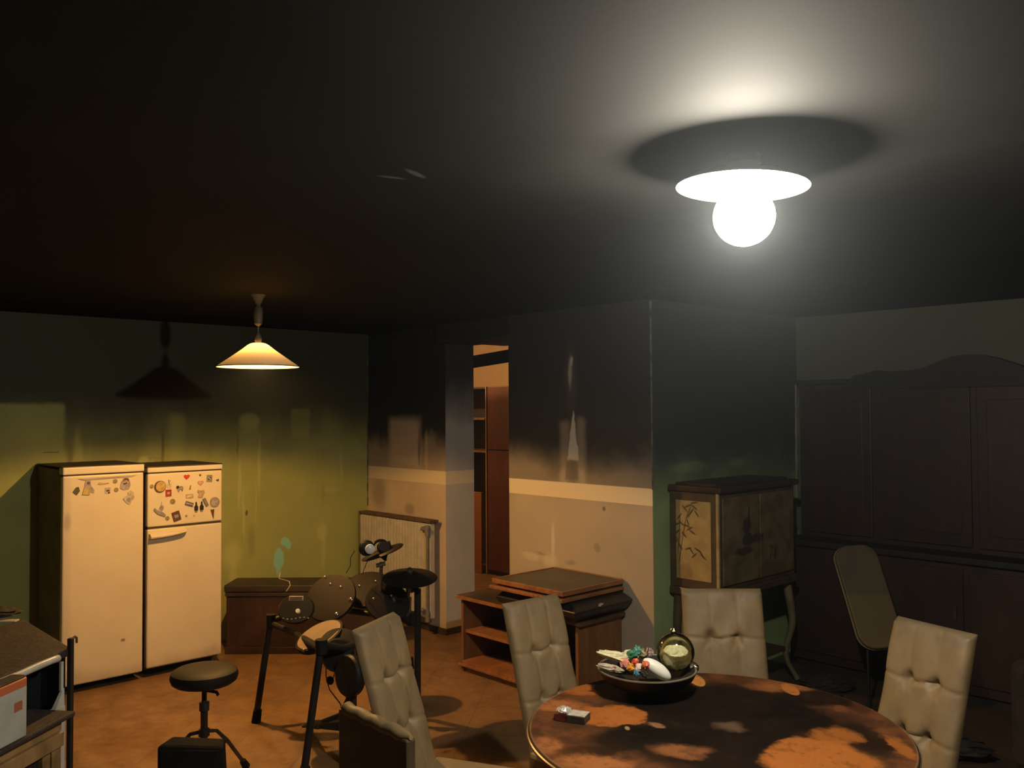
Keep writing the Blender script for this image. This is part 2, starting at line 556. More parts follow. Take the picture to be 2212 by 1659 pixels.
m_chrome = simple('dull_chrome', (0.42, 0.40, 0.38), 0.28, metal=0.9, var=0.4)
m_silver = simple('silver_plastic', (0.70, 0.70, 0.66), 0.3, var=0.1)
m_seam = simple('dark_seam', (0.05, 0.035, 0.025), 0.8)
m_steel = simple('brushed_steel', (0.40, 0.38, 0.33), 0.36, metal=0.8, var=0.3)

# ------------------------------------------------------------------ the pendant lamp
pend = thing('pendant_lamp', 'lit cream conical shade hanging from the sooty ceiling over the fridges', 'lamp', PEND)
g = NG('cream_shade')
t = g.t
tr = g.n('ShaderNodeBsdfTranslucent')
tr.inputs[0].default_value = (0.75, 0.62, 0.40, 1)
df = g.n('ShaderNodeBsdfDiffuse')
df.inputs[0].default_value = (0.70, 0.62, 0.48, 1)
mxs = g.n('ShaderNodeMixShader')
mxs.inputs[0].default_value = 0.028
t.links.new(df.outputs[0], mxs.inputs[1])
t.links.new(tr.outputs[0], mxs.inputs[2])
t.links.new(mxs.outputs[0], t.nodes['Material Output'].inputs['Surface'])
m_shade = g.m
m_lampdark = simple('sooty_brass', (0.10, 0.09, 0.06), 0.6, var=0.4)
MB().lathe([(0.234, 0.0), (0.190, 0.030), (0.140, 0.065), (0.095, 0.097), (0.058, 0.126), (0.045, 0.133), (0.030, 0.137), (0.012, 0.138)], 56, cap=False).build('shade', m_shade, pend, smooth=True)
MB().lathe([(0.2335, -0.004), (0.2365, -0.004), (0.2365, 0.002), (0.2335, 0.002), (0.2335, -0.004)], 56, cap=False).build('rim', m_lampdark, pend, smooth=True)
MB().lathe([(0.012, 0.136), (0.016, 0.142), (0.021, 0.150), (0.020, 0.165), (0.012, 0.190), (0.006, 0.200)], 20).build('socket_cap', m_lampdark, pend, smooth=True)
MB().tube([(0, 0, 0.19), (0.003, 0, 0.25), (0, 0, 0.30)], 0.004, 8).build('cord', m_lampdark, pend)
MB().lathe([(0.006, 0.235), (0.022, 0.25), (0.026, 0.29), (0.026, 0.335), (0.020, 0.345), (0.012, 0.36), (0.03, 0.40), (0.045, CEIL - PEND.z)], 24).build('canopy', m_lampdark, pend, smooth=True)


def emit(name, col, s):
    g = NG(name)
    e = g.n('ShaderNodeEmission')
    e.inputs[0].default_value = tuple(col) + (1,)
    e.inputs[1].default_value = s
    g.t.links.new(e.outputs[0], g.t.nodes['Material Output'].inputs['Surface'])
    return g.m


def point(name, loc, col, p, r, parent=None):
    l = bpy.data.lights.new(name, 'POINT')
    l.color = col
    l.energy = p
    l.shadow_soft_size = r
    o = bpy.data.objects.new(name, l)
    C.objects.link(o)
    o.location = loc
    if parent:
        o.parent = parent
    return o


MB().lathe([(0.010, 0.125), (0.012, 0.10), (0.016, 0.09), (0.012, 0.088)], 16).build('bulb_holder', m_lampdark, pend, smooth=True)
point('pendant_bulb_light', (0, 0, 0.084), WARM, P_PENDANT, 0.022, pend)

# ------------------------------------------------------------------ the ceiling lamp
cl = thing('ceiling_lamp', 'glaring white lamp with a wide dish fixed under the blackened ceiling', 'lamp', (LAMP.x, LAMP.y, CEIL))
ML = Matrix.Rotation(math.radians(2.5), 4, FWD)
m_dish = simple('white_dish', (0.80, 0.80, 0.78), 0.4, var=0.1)
MB().lathe([(0.015, -0.06), (0.09, -0.062), (0.155, -0.070), (0.174, -0.082), (0.176, -0.088), (0.170, -0.088), (0.15, -0.079), (0.09, -0.070), (0.015, -0.067)], 48, M=ML, cap=False).build('dish', m_dish, cl, smooth=True)
MB().lathe([(0.045, 0.0), (0.045, -0.025), (0.02, -0.035), (0.016, -0.075), (0.024, -0.09), (0.024, -0.105), (0.012, -0.108)], 20).build('ceiling_mount', m_dish, cl, smooth=True)
bulb = MB().ball((0, 0, LAMP.z - CEIL - 0.01), (0.082, 0.082, 0.080), 36, 20).build('bulb', None, cl, smooth=True)
g = NG('glowing_bulb')
e, tp, ms = g.n('ShaderNodeEmission'), g.n('ShaderNodeBsdfTransparent'), g.n('ShaderNodeMixShader')
e.inputs[0].default_value = COOL + (1,)
e.inputs[1].default_value = 45.0
ms.inputs[0].default_value = 0.25
g.t.links.new(tp.outputs[0], ms.inputs[1])
g.t.links.new(e.outputs[0], ms.inputs[2])
g.t.links.new(ms.outputs[0], g.t.nodes['Material Output'].inputs['Surface'])
bulb.data.materials[0] = g.m
point('ceiling_bulb_light', (0, 0, LAMP.z - CEIL - 0.01), COOL, P_CEILING, 0.035, cl)

# lamp in the room beyond
nl = thing('room_lamp', 'bare warm bulb on the ceiling of the room beyond the doorway', 'lamp', (-7.9, 5.6, 2.75))
MB().lathe([(0.03, 0), (0.03, -0.03), (0.012, -0.04), (0.012, -0.10)], 16).build('holder', m_lampdark, nl, smooth=True)
MB().ball((0, 0, -0.13), 0.032, 16, 10).build('bulb', emit('warm_bulb', WARM, 12), nl, smooth=True)
point('next_room_light', (0, 0, -0.20), (1.0, 0.56, 0.22), P_NEXT, 0.03, nl)

# ------------------------------------------------------------------ refrigerators
FX = -6.05          # front plane of the doors


def fridge_body(t, y0, y1, top, xb):
    MB().box((xb, y0 + 0.004, 0.045), (FX - 0.055, y1 - 0.004, top - 0.012)).build('cabinet', m_fside, t, bevel=0.004, world=True)
    MB().box((xb + 0.03, y0 + 0.03, 0.0), (FX - 0.10, y1 - 0.03, 0.05)).build('plinth', m_blackmat, t, world=True)


f1 = thing('refrigerator', 'tall single-door yellowed white refrigerator, left of the two and nearest the cooker', 'refrigerator', (FX - 0.3, 2.03, 0))
fridge_body(f1, 1.772, 2.287, 1.445, -6.60)
MB().box((FX - 0.050, 1.772, 0.055), (FX, 2.280, 1.392)).build('door', m_door, f1, bevel=0.010, world=True)
MB().box((FX - 0.075, 1.770, 1.399), (FX + 0.006, 2.283, 1.447)).build('control_panel', m_enamel, f1, bevel=0.008, world=True)
MB().box((FX - 0.03, 1.774, 1.388), (FX - 0.008, 2.285, 1.402)).build('seal', m_seam, f1, world=True)
MB().box((-6.61, 1.768, 1.445), (FX - 0.004, 2.291, 1.452)).build('top_panel', simple('sooty_top', (0.05, 0.035, 0.025), 0.6, var=0.5), f1, bevel=0.003, world=True)
MB().prism([(1.86, 1.372), (2.24, 1.378), (2.20, 1.365), (1.90, 1.359)], 0.006, Matrix(((0, 0, 1, FX - 0.001), (1, 0, 0, 0), (0, 1, 0, 0), (0, 0, 0, 1)))).build('grip_recess', simple('greyish_grip', (0.42, 0.36, 0.31), 0.5), f1, bevel=0.002, world=True)

f2 = thing('refrigerator', 'white two-door fridge freezer covered in magnets, right of the taller one', 'refrigerator', (FX - 0.3, 2.57, 0))
fridge_body(f2, 2.306, 2.836, 1.425, -6.60)
MB().box((FX - 0.050, 2.306, 0.066), (FX, 2.836, 1.002)).build('lower_door', m_door, f2, bevel=0.010, world=True)
MB().box((FX - 0.050, 2.306, 1.016), (FX, 2.836, 1.378)).build('freezer_door', m_door, f2, bevel=0.010, world=True)
MB().box((FX - 0.075, 2.304, 1.386), (FX + 0.004, 2.838, 1.420)).build('control_panel', m_enamel, f2, bevel=0.007, world=True)
for za in (0.99, 1.37):
    MB().box((FX - 0.03, 2.309, za), (FX - 0.010, 2.833, za + (.04 if za < 1 else .02))).build('seal', m_seam, f2, world=True)
MB().box((-6.61, 2.302, 1.418), (FX - 0.004, 2.840, 1.427)).build('top_panel', simple('sooty_top_panel', (0.05, 0.035, 0.025), 0.6, var=0.5), f2, bevel=0.003, world=True)
# curved grip under the freezer door
hv, hf = [], []
NH = 22
for i in range(NH + 1):
    s_ = i / NH
    yy = 2.315 + 0.262 * s_
    zt = 0.975 + 0.006 * s_
    dep = 0.048 * math.sqrt(max(0.0, 1 - max(0.0, (s_ - 0.82) / 0.18) ** 2)) + 0.002
    h = 0.040 * (1 - 0.65 * s_ ** 3)
    hv += [Vector((FX - 0.004, yy, zt)), Vector((FX + dep * 0.55, yy, zt - 0.004)), Vector((FX + dep, yy, zt - h * 0.55)), Vector((FX + dep * 0.9, yy, zt - h * 0.8)), Vector((FX - 0.004, yy, zt - h))]
    if i:
        o_ = (i - 1) * 5
        for k in range(4):
            hf.append([o_ + k, o_ + k + 1, o_ + k + 6, o_ + k + 5])
hf.append([0, 1, 2, 3, 4]); hf.append([NH * 5 + k for k in range(5)][::-1])
mb = MB(); mb.v, mb.f = hv, hf
mb.build('handle', m_enamel, f2, smooth=True, world=True)

# magnets: each one a thing of its own, stuck to the doors
MG = 'magnets on the fridge doors'


def mat_c(name, c, r=0.5):
    return simple(name, c, r, var=0.35, scale=60)


MC = {'brass': (0.30, 0.24, 0.10), 'olive': (0.07, 0.075, 0.03), 'yellow': (0.60, 0.42, 0.14), 'lilac': (0.42, 0.36, 0.36), 'pale': (0.55, 0.47, 0.40),
      'dark': (0.05, 0.035, 0.03), 'wine': (0.36, 0.035, 0.05), 'red': (0.60, 0.04, 0.03), 'grey': (0.30, 0.28, 0.26), 'cream': (0.66, 0.58, 0.40),
      'pink': (0.62, 0.38, 0.27), 'blue': (0.13, 0.14, 0.20), 'black': (0.012, 0.011, 0.012), 'brown': (0.13, 0.055, 0.03), 'tan': (0.50, 0.36, 0.24)}
MMAT = {k: mat_c('magnet_' + k, c) for k, c in MC.items()}
MX = Matrix(((0, 0, 1, 0), (1, 0, 0, 0), (0, 1, 0, 0), (0, 0, 0, 1)))  # local xy -> world yz, thickness -> +x


def circ(cy, cz, r, n=20, r2=None):
    r2 = r2 or r
    return [(cy + r * math.cos(2 * PI * i / n), cz + r2 * math.sin(2 * PI * i / n)) for i in range(n)]


def rotp(pts, a):
    return [(x * math.cos(a) - y * math.sin(a), x * math.sin(a) + y * math.cos(a)) for x, y in pts]


def heart(s):
    out = []
    for i in range(24):
        t = 2 * PI * i / 24
        out.append((s * math.sin(t) ** 3, s * (13 * math.cos(t) - 5 * math.cos(2 * t) - 2 * math.cos(3 * t) - math.cos(4 * t)) / 17))
    return out


def magnet(y, z, label, cat, parts, kind='fridge_magnet'):
    """parts: (name, outline, base offset, thickness, colour)"""
    if len(parts) == 1:
        nm, ol, b, th_, c = parts[0]
        o = MB().prism(ol, th_).build(kind, MMAT[c])
        o.matrix_world = Matrix.Translation((FX + 0.0005 + b, y, z)) @ MX
        ROOT[o.name] = o.matrix_world.copy()
        tag(o, label, cat, MG)
        if len(ol) > 8:
            for p in o.data.polygons: p.use_smooth = False
        return o
    t_ = thing(kind, label, cat, group=MG, M=Matrix.Translation((FX + 0.0005, y, z)) @ MX)
    for nm, ol, b, th_, c in parts:
        MB().prism(ol, th_, Matrix.Translation((0, 0, b))).build(nm, MMAT[c], t_)
    return t_


def R4(w_, h_, a=0.0):
    return rotp([(-w_, -h_), (w_, -h_), (w_, h_), (-w_, h_)], a)


magnet(1.854, 1.297, 'dark green kite-shaped magnet, leftmost on the tall fridge door', 'magnet', [('plate', rotp([(-.024, -.008), (0, -.030), (.020, -.004), (.012, .024), (-.004, .020)], 0), 0, .004, 'olive')])
magnet(1.923, 1.314, 'lilac and yellow figure magnet beside the dark green one', 'magnet', [('body', [(-.036, -.046), (.004, -.052), (.014, -.030), (.036, -.040), (.040, -.022), (.018, .012), (.016, .042), (-.006, .052), (-.018, .034), (-.022, .004)], 0, .004, 'lilac'), ('apron', [(-.036, -.046), (.012, -.050), (.008, -.010), (-.008, -.004), (-.026, -.014)], .004, .002, 'yellow'), ('face', circ(.002, .028, .009), .004, .002, 'brown')])
magnet(2.019, 1.332, 'thin pale script-shaped strip magnet in the middle of the tall fridge', 'magnet', [('strip', [(-.036, -.004), (-.018, -.008), (.034, -.002), (.036, .004), (.010, .004), (-.030, .008)], 0, .003, 'tan')])
magnet(2.046, 1.284, 'small pale square magnet with dark marks under the strip magnet', 'magnet', [('plate', R4(.017, .020), 0, .003, 'pale'), ('mark', R4(.010, .005, .2), .003, .001, 'dark'), ('spot', circ(.006, -.013, .006), .003, .001, 'dark')])
magnet(2.093, 1.343, 'upper small brass button magnet on the tall fridge door', 'magnet', [('disc', circ(0, 0, .014), 0, .004, 'brass')])
magnet(2.100, 1.286, 'lower small brass button magnet on the tall fridge door', 'magnet', [('disc', circ(0, 0, .014), 0, .004, 'brass')])
magnet(2.157, 1.324, 'lilac doll magnet with dark hair at the top right of the tall door', 'magnet', [('body', [(-.034, -.030), (-.010, -.044), (.026, -.038), (.036, -.010), (.028, .024), (.010, .046), (-.010, .040), (-.028, .008)], 0, .004, 'lilac'), ('face', circ(.004, .006, .013, 16, .018), .004, .002, 'pink'), ('hair', [(-.018, .014), (-.004, .036), (.018, .034), (.024, .012), (.010, .024), (-.006, .022)], .004, .003, 'brown'), ('sash', R4(.012, .005, .3), .005, .002, 'dark')])
magnet(2.182, 1.232, 'pale cherub magnet lowest at the right of the tall door', 'magnet', [('body', [(-.040, -.010), (-.010, -.044), (.006, -.050), (.020, -.024), (.036, -.010), (.030, .030), (.010, .044), (-.010, .030), (-.004, .010), (-.024, .004)], 0, .004, 'pale'), ('wing', circ(-.004, -.018, .012, 14, .014), .004, .002, 'grey')])
magnet(2.333, 1.294, 'small brass button magnet left of the round tambourine magnet', 'magnet', [('disc', circ(0, 0, .013), 0, .004, 'brass')])
magnet(2.390, 1.288, 'round cream tambourine magnet with a brown rim on the freezer door', 'magnet', [('rim', circ(0, 0, .040, 28), 0, .006, 'brown'), ('skin', circ(.003, .001, .034, 28), .006, .002, 'yellow')])
magnet(2.452, 1.302, 'tall pale drink magnet with a straw right of the tambourine', 'magnet', [('glass', [(-.012, -.028), (.012, -.028), (.016, .008), (-.014, .002)], 0, .004, 'cream'), ('straw', rotp([(-.0015, -.006), (.0015, -.006), (.0015, .030), (-.0015, .030)], .15), .002, .003, 'dark'), ('bubble', circ(.008, .022, .003, 10), 0, .003, 'brass')])
magnet(2.447, 1.241, 'wine red square magnet under the drink magnet', 'magnet', [('plate', R4(.020, .023), 0, .005, 'wine'), ('centre', circ(0, -.001, .009, 12), .005, .001, 'pink')])
magnet(2.575, 1.345, 'bright red heart magnet at the top of the freezer door', 'magnet', [('heart', heart(.021), 0, .006, 'red')])
magnet(2.526, 1.266, 'dark and grey elephant-like magnet in the middle of the freezer door', 'magnet', [('body', [(-.024, .018), (-.010, .022), (-.004, .012), (.010, .018), (.024, .012), (.022, -.016), (.016, -.020), (.012, -.008), (-.002, -.012), (-.006, -.024), (-.014, -.020), (-.016, -.002)], 0, .005, 'grey'), ('head', circ(-.015, .011, .010, 12), .005, .002, 'black')])
magnet(2.599, 1.269, 'tiny upright brass magnet below the red heart', 'magnet', [('plate', [(-.007, -.014), (.004, -.014), (.008, .014), (.001, .014)], 0, .004, 'brass')])
magnet(2.675, 1.296, 'pale pink heart magnet right of the red one', 'magnet', [('heart', heart(.022), 0, .005, 'pink')])
magnet(2.672, 1.351, 'tiny dark dot magnet above the pink heart', 'magnet', [('disc', circ(0, 0, .007, 12), 0, .003, 'brown')])
magnet(2.740, 1.324, 'postage stamp magnet with dark marks near the top right corner', 'magnet', [('plate', R4(.021, .025, -.08), 0, .003, 'grey'), ('picture', R4(.013, .006, .5), .003, .001, 'dark'), ('band', R4(.010, .003, -.6), .004, .001, 'cream')])
magnet(2.798, 1.309, 'small black insect-shaped magnet at the right edge', 'magnet', [('body', [(-.012, .002), (.000, -.008), (.012, -.008), (.010, .000), (.012, .009), (.002, .004)], 0, .004, 'dark')])
magnet(2.678, 1.221, 'pinkish teddy bear magnet below the pink heart', 'magnet', [('body', [(-.024, -.026), (-.006, -.030), (.012, -.028), (.018, -.010), (.028, .006), (.020, .026), (.008, .020), (-.006, .022), (-.022, .028), (-.026, .012), (-.014, .000)], 0, .005, 'tan'), ('belly', circ(-.003, -.010, .009, 12), .005, .002, 'pink')])
magnet(2.596, 1.208, 'cream name-tag magnet with a tan border left of the teddy bear', 'magnet', [('frame', R4(.026, .014), 0, .003, 'tan'), ('plate', R4(.021, .009), .003, .001, 'cream')])
magnet(2.477, 1.180, 'plain brass coin magnet below the wine red square', 'magnet', [('disc', circ(0, 0, .018), 0, .004, 'brass')])
magnet(2.392, 1.135, 'grey ship-like magnet with a tall sail at the lower left of the freezer door', 'magnet', [('hull', [(-.046, -.004), (-.020, -.034), (.032, -.056), (.038, -.044), (.020, -.024), (-.014, -.012), (-.040, .010)], 0, .006, 'grey'), ('sail', [(-.016, -.010), (.008, -.022), (.022, .000), (.024, .022), (.012, .024), (.010, .052), (.002, .022)], 0, .005, 'pale'), ('badge', circ(.006, .006, .014, 14), .005, .002, 'grey')])
magnet(2.441, 1.068, 'brass coin magnet at the foot of the ship magnet', 'magnet', [('disc', circ(0, 0, .014), 0, .004, 'brass')])
magnet(2.503, 1.077, 'dark brown tilted square picture magnet low on the freezer door', 'magnet', [('plate', R4(.027, .033, .28), 0, .005, 'brown'), ('picture', R4(.014, .012, .28), .005, .001, 'grey')])
magnet(2.594, 1.155, 'dark fallen can-shaped magnet left of the two bottles', 'magnet', [('can', R4(.029, .013, -.35), 0, .007, 'blue'), ('band', R4(.027, .003, -.35), .007, .001, 'pink')])


def bottle(y, z, label):
    return magnet(y, z, label, 'magnet', [('bottle', [(-.012, -.026), (.012, -.026), (.013, .000), (.005, .012), (.004, .034), (-.004, .034), (-.005, .012), (-.013, .000)], 0, .008, 'black'), ('foot', [(-.008, -.036), (.008, -.036), (.009, -.026), (-.009, -.026)], 0, .006, 'grey')])


bottle(2.643, 1.130, 'left of two small black bottle magnets')
bottle(2.683, 1.131, 'right of two small black bottle magnets')
magnet(2.711, 1.157, 'dark leaning can-shaped magnet right of the two bottles', 'magnet', [('can', R4(.030, .011, -1.1), 0, .007, 'blue'), ('band', R4(.028, .0025, -1.1), .007, .001, 'tan')])
magnet(2.780, 1.153, 'round grey plate magnet at the right edge of the freezer door', 'magnet', [('plate', circ(0, 0, .036, 26), 0, .005, 'grey'), ('well', circ(0, 0, .025, 22), .005, .001, 'lilac')])
magnet(2.763, 1.069, 'dark ice cream cone magnet below the grey plate', 'magnet', [('cone', [(-.015, .032), (-.004, -.006), (.008, -.034), (.013, .034)], 0, .005, 'brown')])
magnet(2.574, 1.073, 'left of two tiny dull dots under the magnets', 'magnet', [('disc', circ(0, 0, .008, 10), 0, .003, 'brass')])
magnet(2.628, 1.070, 'right of two tiny dull dots under the magnets', 'magnet', [('disc', circ(0, 0, .006, 10), 0, .003, 'tan')])

# ------------------------------------------------------------------ long chest along the green wall
m_dkwood = wood('dark_sooty_wood', (0.050, 0.020, 0.012), (0.026, 0.011, 0.007), 0.5, (6, 6, 1), soot=0.5)
m_dkwood2 = wood('dark_lid_wood', (0.050, 0.032, 0.020), (0.024, 0.016, 0.011), 0.6, (1, 6, 1), soot=0.5)
ch = thing('low_chest', 'long low dark brown chest standing across the corner behind the drum kit', 'chest', (-6.25, 2.945, 0), YAW)
MB().box((0.012, 0.02, 0.0), (1.20, 0.29, 0.455)).build('body', m_dkwood, ch, bevel=0.006)
MB().box((0.0, 0.0, 0.455), (1.215, 0.30, 0.510)).build('lid', m_dkwood2, ch, bevel=0.010)
MB().box((0.005, 0.008, 0.425), (1.21, 0.03, 0.452)).build('moulding', m_dkwood2, ch, bevel=0.004)
MB().box((0.005, 0.006, 0.0), (1.21, 0.03, 0.05)).build('base_moulding', m_dkwood, ch, bevel=0.004)

# ------------------------------------------------------------------ radiator
m_rad_w = simple('yellowed_radiator_enamel', (0.62, 0.56, 0.45), 0.45, var=0.15)
ra = thing('radiator', 'cream ribbed radiator on the wall in the corner, top burnt brown', 'radiator', (-6.13, 4.40, 0))
mb = MB()
RY0, RY1 = 4.345, 4.40
x0r, x1r, zb_, zt_ = -6.56, -5.70, 0.14, 0.90
nf = 21
for i in range(nf):
    xa = x0r + (x1r - x0r) * i / nf
    xm = (x1r - x0r) / nf
    mb.hexa([(xa + .004, RY0, zb_ + .02), (xa + xm - .016, RY0, zb_ + .02), (xa + xm - .006, RY0 + .026, zb_), (xa - .003, RY0 + .026, zb_),
             (xa + .004, RY0, zt_ - .02), (xa + xm - .016, RY0, zt_ - .02), (xa + xm - .006, RY0 + .026, zt_), (xa - .003, RY0 + .026, zt_)])
mb.build('ribbed_panel', m_rad_w, ra, world=True)
MB().box((x0r - .004, RY0 + .025, zb_), (x1r + .004, RY1, zt_)).build('back_plate', simple('rusty_back_plate', (0.30, 0.22, 0.12), .6), ra, world=True)
MB().box((x0r - .012, RY0 - .004, zt_), (x1r + .14, RY1 + .03, zt_ + .020)).build('top_grille', simple('burnt_grille', (0.13, 0.085, 0.045), 0.7, var=0.6), ra, bevel=0.003, world=True)
MB().box((x0r - .014, RY0, zb_), (x0r - .004, RY1 + .03, zt_ + .01)).build('side_cover', simple('brown_side', (0.20, 0.14, 0.07), 0.6), ra, world=True)
MB().box((x1r + .004, RY0 + .010, zb_), (x1r + .125, RY1, zt_ - .01)).build('end_panel', m_rad_w, ra, bevel=0.003, world=True)
m_pipe = simple('grey_pipe', (0.24, 0.24, 0.24), 0.5, metal=0.3)
px_ = x1r + .115
MB().tube([(px_, RY0 - .012, zt_ - .07), (px_, RY0 - .012, 0.16)], 0.010, 12).build('pipe', m_pipe, ra, world=True, smooth=True)
mb = MB().tube([(px_ - .07, RY0 - .012, zt_ - .05), (px_ + .03, RY0 - .012, zt_ - .05)], 0.016, 12)
mb.tube([(px_, RY0 - .012, zt_ - .10), (px_, RY0 - .012, zt_ - .02)], 0.020, 12).tube([(px_ - .06, RY0 - .012, zt_ - .05), (px_ - .06, RY0 + .02, zt_ - .05)], 0.018, 12)
mb.build('upper_valve', m_pipe, ra, world=True, smooth=True)
mb = MB().tube([(px_ - .08, RY0 - .012, 0.16), (px_ + .01, RY0 - .012, 0.16)], 0.016, 12).tube([(px_, RY0 - .012, 0.12), (px_, RY0 - .012, 0.20)], 0.020, 12)
mb.tube([(px_ - .02, RY0 - .03, 0.20), (px_ - .05, RY0 - .03, 0.21)], 0.018, 12)
mb.build('lower_valve', m_pipe, ra, world=True, smooth=True)

# ------------------------------------------------------------------ television bench with what is piled on it
m_tvw = wood('brown_veneer', (0.24, 0.105, 0.035), (0.17, 0.070, 0.022), 0.42, (6, 6, 1), 3.0, soot=0.12)
m_tvtop = wood('sooty_veneer', (0.13, 0.07, 0.035), (0.07, 0.04, 0.02), 0.5, (6, 1, 1), 3.0, soot=0.75)
m_edge = wood('orange_edge_wood', (0.36, 0.15, 0.055), (0.22, 0.085, 0.03), 0.4, (6, 1, 1), 5.0, soot=0.15)
X0, X1, Y0, Y1, HT = -4.70, -3.60, 3.93, 4.335, 0.525
tv = thing('television_bench', 'low brown wooden television bench with open shelves against the middle wall', 'cabinet', (-4.15, 4.13, 0))
MB().box((X0 - .02, Y0 - .015, HT - .025), (X1 + .035, Y1, HT)).build('top_board', m_tvtop, tv, bevel=0.004, world=True)
MB().box((X0 - .02, Y0 - .020, HT - .024), (X1 - .4, Y0 - .015, HT - .002)).build('top_edging', m_edge, tv, world=True)
MB().box((X0, Y0 + .01, 0.0), (X0 + .022, Y1, HT - .025)).build('side_panel', m_tvw, tv, world=True)
MB().box((X1 - .022, Y0, 0.0), (X1, Y1, HT - .025)).build('side_panel', m_tvw, tv, world=True)
MB().box((-4.05, Y0 + .01, 0.05), (-4.03, Y1, HT - .025)).build('divider', m_dkwood, tv, world=True)
MB().box((X0 + .022, Y1 - .012, 0.02), (X1 - .022, Y1 - .004, HT - .025)).build('back_panel', m_dkwood, tv, world=True)
MB().box((X0 + .022, Y0 + .03, 0.265), (-4.05, Y1 - .012, 0.285)).build('shelf', m_edge, tv, world=True)
MB().box((X0 + .022, Y0 + .0, 0.055), (X1 - .022, Y1 - .012, 0.080)).build('bottom_shelf', m_edge, tv, world=True)
MB().box((X0 + .022, Y0 + .02, 0.0), (X1 - .022, Y0 + .04, 0.055)).build('kick_board', m_tvw, tv, world=True)
MB().box((X0 - .01, Y0 - .012, 0.045), (-3.95, Y0 + .0, 0.058)).build('bottom_edging', m_edge, tv, world=True)

m_tvb = simple('black_television_case', (0.013, 0.013, 0.013), 0.35, var=0.3)
te = thing('television', 'black television lying under the wooden case, a small silver mark on its edge', 'television', (-3.85, 4.10, HT))
mb = MB()
zz = [(HT, -4.16, -3.60, 3.90, 4.30), (HT + .045, -4.20, -3.53, 3.83, 4.325), (HT + .085, -4.20, -3.50, 3.80, 4.335), (HT + .100, -4.18, -3.52, 3.82, 4.33), (HT + .135, -4.16, -3.60, 3.86, 4.32)]
vs, fs = [], []
for z_, xa, xb_, ya, yb_ in zz:
    vs += [(xa, ya, z_), (xb_, ya, z_), (xb_, yb_, z_), (xa, yb_, z_)]
for i in range(len(zz) - 1):
    for k in range(4):
        a_, b_ = i * 4 + k, i * 4 + (k + 1) % 4
        fs.append([a_, b_, b_ + 4, a_ + 4])
fs += [[3, 2, 1, 0], [len(vs) - 4, len(vs) - 3, len(vs) - 2, len(vs) - 1]]
mb._add(vs, fs)
mb.build('case', m_tvb, te, world=True, bevel=0.006)
lc = on(1297, 1307, 'x', -3.512)
mb = MB()
mb.prism([(lc.y - .020, lc.z - .004), (lc.y - .006, lc.z - .007), (lc.y + .002, lc.z - .001), (lc.y + .018, lc.z + .002), (lc.y + .022, lc.z + .008), (lc.y + .004, lc.z + .006), (lc.y - .006, lc.z + .003)], 0.02, Matrix.Translation((-3.525, 0, 0)) @ MX)
mb.build('badge', simple('badge_silver', (0.55, 0.55, 0.55), 0.3, var=0.05), te, world=True)

wc = thing('wooden_case', 'stepped dark wooden case with orange edging, topmost on the television bench', 'case', (-3.9, 4.05, 0.66))
MB().box((-4.185, 3.79, 0.702), (-3.595, 4.335, 0.722)).build('top_panel', simple('scorched_grey_top', (0.075, 0.065, 0.045), 0.45, var=0.3, scale=4), wc, bevel=0.003, world=True)
mb = MB()
for (xa, ya, xb_, yb_, za, zb2) in ((-4.20, 3.775, -3.58, 3.79, 0.698, 0.727), (-3.595, 3.79, -3.58, 4.335, 0.698, 0.727), (-4.20, 3.79, -4.185, 4.335, 0.698, 0.727), (-4.185, 4.335, -3.595, 4.348, 0.698, 0.727)):
    mb.box((xa, ya, za), (xb_, yb_, zb2))
mb.build('top_frame', m_edge, wc, world=True, bevel=0.003)
MB().box((-4.17, 3.805, 0.683), (-3.61, 4.33, 0.702)).build('neck', m_dkwood, wc, world=True)
MB().box((-4.215, 3.765, 0.661), (-3.575, 4.335, 0.684)).build('lower_moulding', m_edge, wc, bevel=0.005, world=True)

# ------------------------------------------------------------------ wardrobe in the room beyond
m_ward = wood('red_brown_door', (0.13, 0.045, 0.026), (0.085, 0.030, 0.018), 0.35, (5, 1, 1), 2.0)
m_wdark = simple('dark_recess', (0.030, 0.021, 0.012), 0.6)
m_wedge = simple('light_edge', (0.45, 0.30, 0.15), 0.35)
YW = 6.45
pA, pB = on(1024, 1000, 'y', YW), on(1052, 1000, 'y', YW)
top = on(1060, 835, 'y', YW).z
mid = on(1060, 972, 'y', YW).z
wa = thing('wardrobe', 'tall red-brown wardrobe standing in the room beyond the doorway', 'wardrobe', (pB.x + 0.4, YW + 0.3, 0))
MB().box((pB.x, YW + .02, 0.0), (pB.x + 1.0, YW + .60, top)).build('carcass', m_wdark, wa, world=True)
MB().box((pB.x + .012, YW, 0.05), (pB.x + .52, YW + .02, mid - .006)).build('door', m_ward, wa, bevel=0.003, world=True)
MB().box((pB.x + .012, YW, mid + .006), (pB.x + .52, YW + .02, top - .004)).build('upper_door', m_ward, wa, bevel=0.003, world=True)
MB().box((pB.x - .018, YW - .005, 0.0), (pB.x - .004, YW + .02, top)).build('front_edge', m_wedge, wa, world=True)
sh = thing('open_shelving', 'dark open shelving with pale shelf edges left of the wardrobe beyond the doorway', 'shelving', (pA.x - 0.2, YW + 0.3, 0))
MB().box((pA.x - .60, YW + .40, 0.0), (pB.x - .02, YW + .42, top)).build('back_panel', m_wdark, sh, world=True)
MB().box((pA.x - .62, YW + .02, 0.0), (pA.x - .60, YW + .42, top)).build('side_panel', m_wdark, sh, world=True)
MB().box((pA.x - .60, YW + .02, top - .02), (pB.x - .02, YW + .40, top)).build('top_board', m_wdark, sh, world=True)
for py in (905, 975):
    zsh = on(1030, py, 'y', YW + .02).z
    MB().box((pA.x - .60, YW + .02, zsh - .010), (pB.x - (.02 if py > 950 else .06), YW + .40, zsh + .010)).build('shelf', m_wedge, sh, world=True)
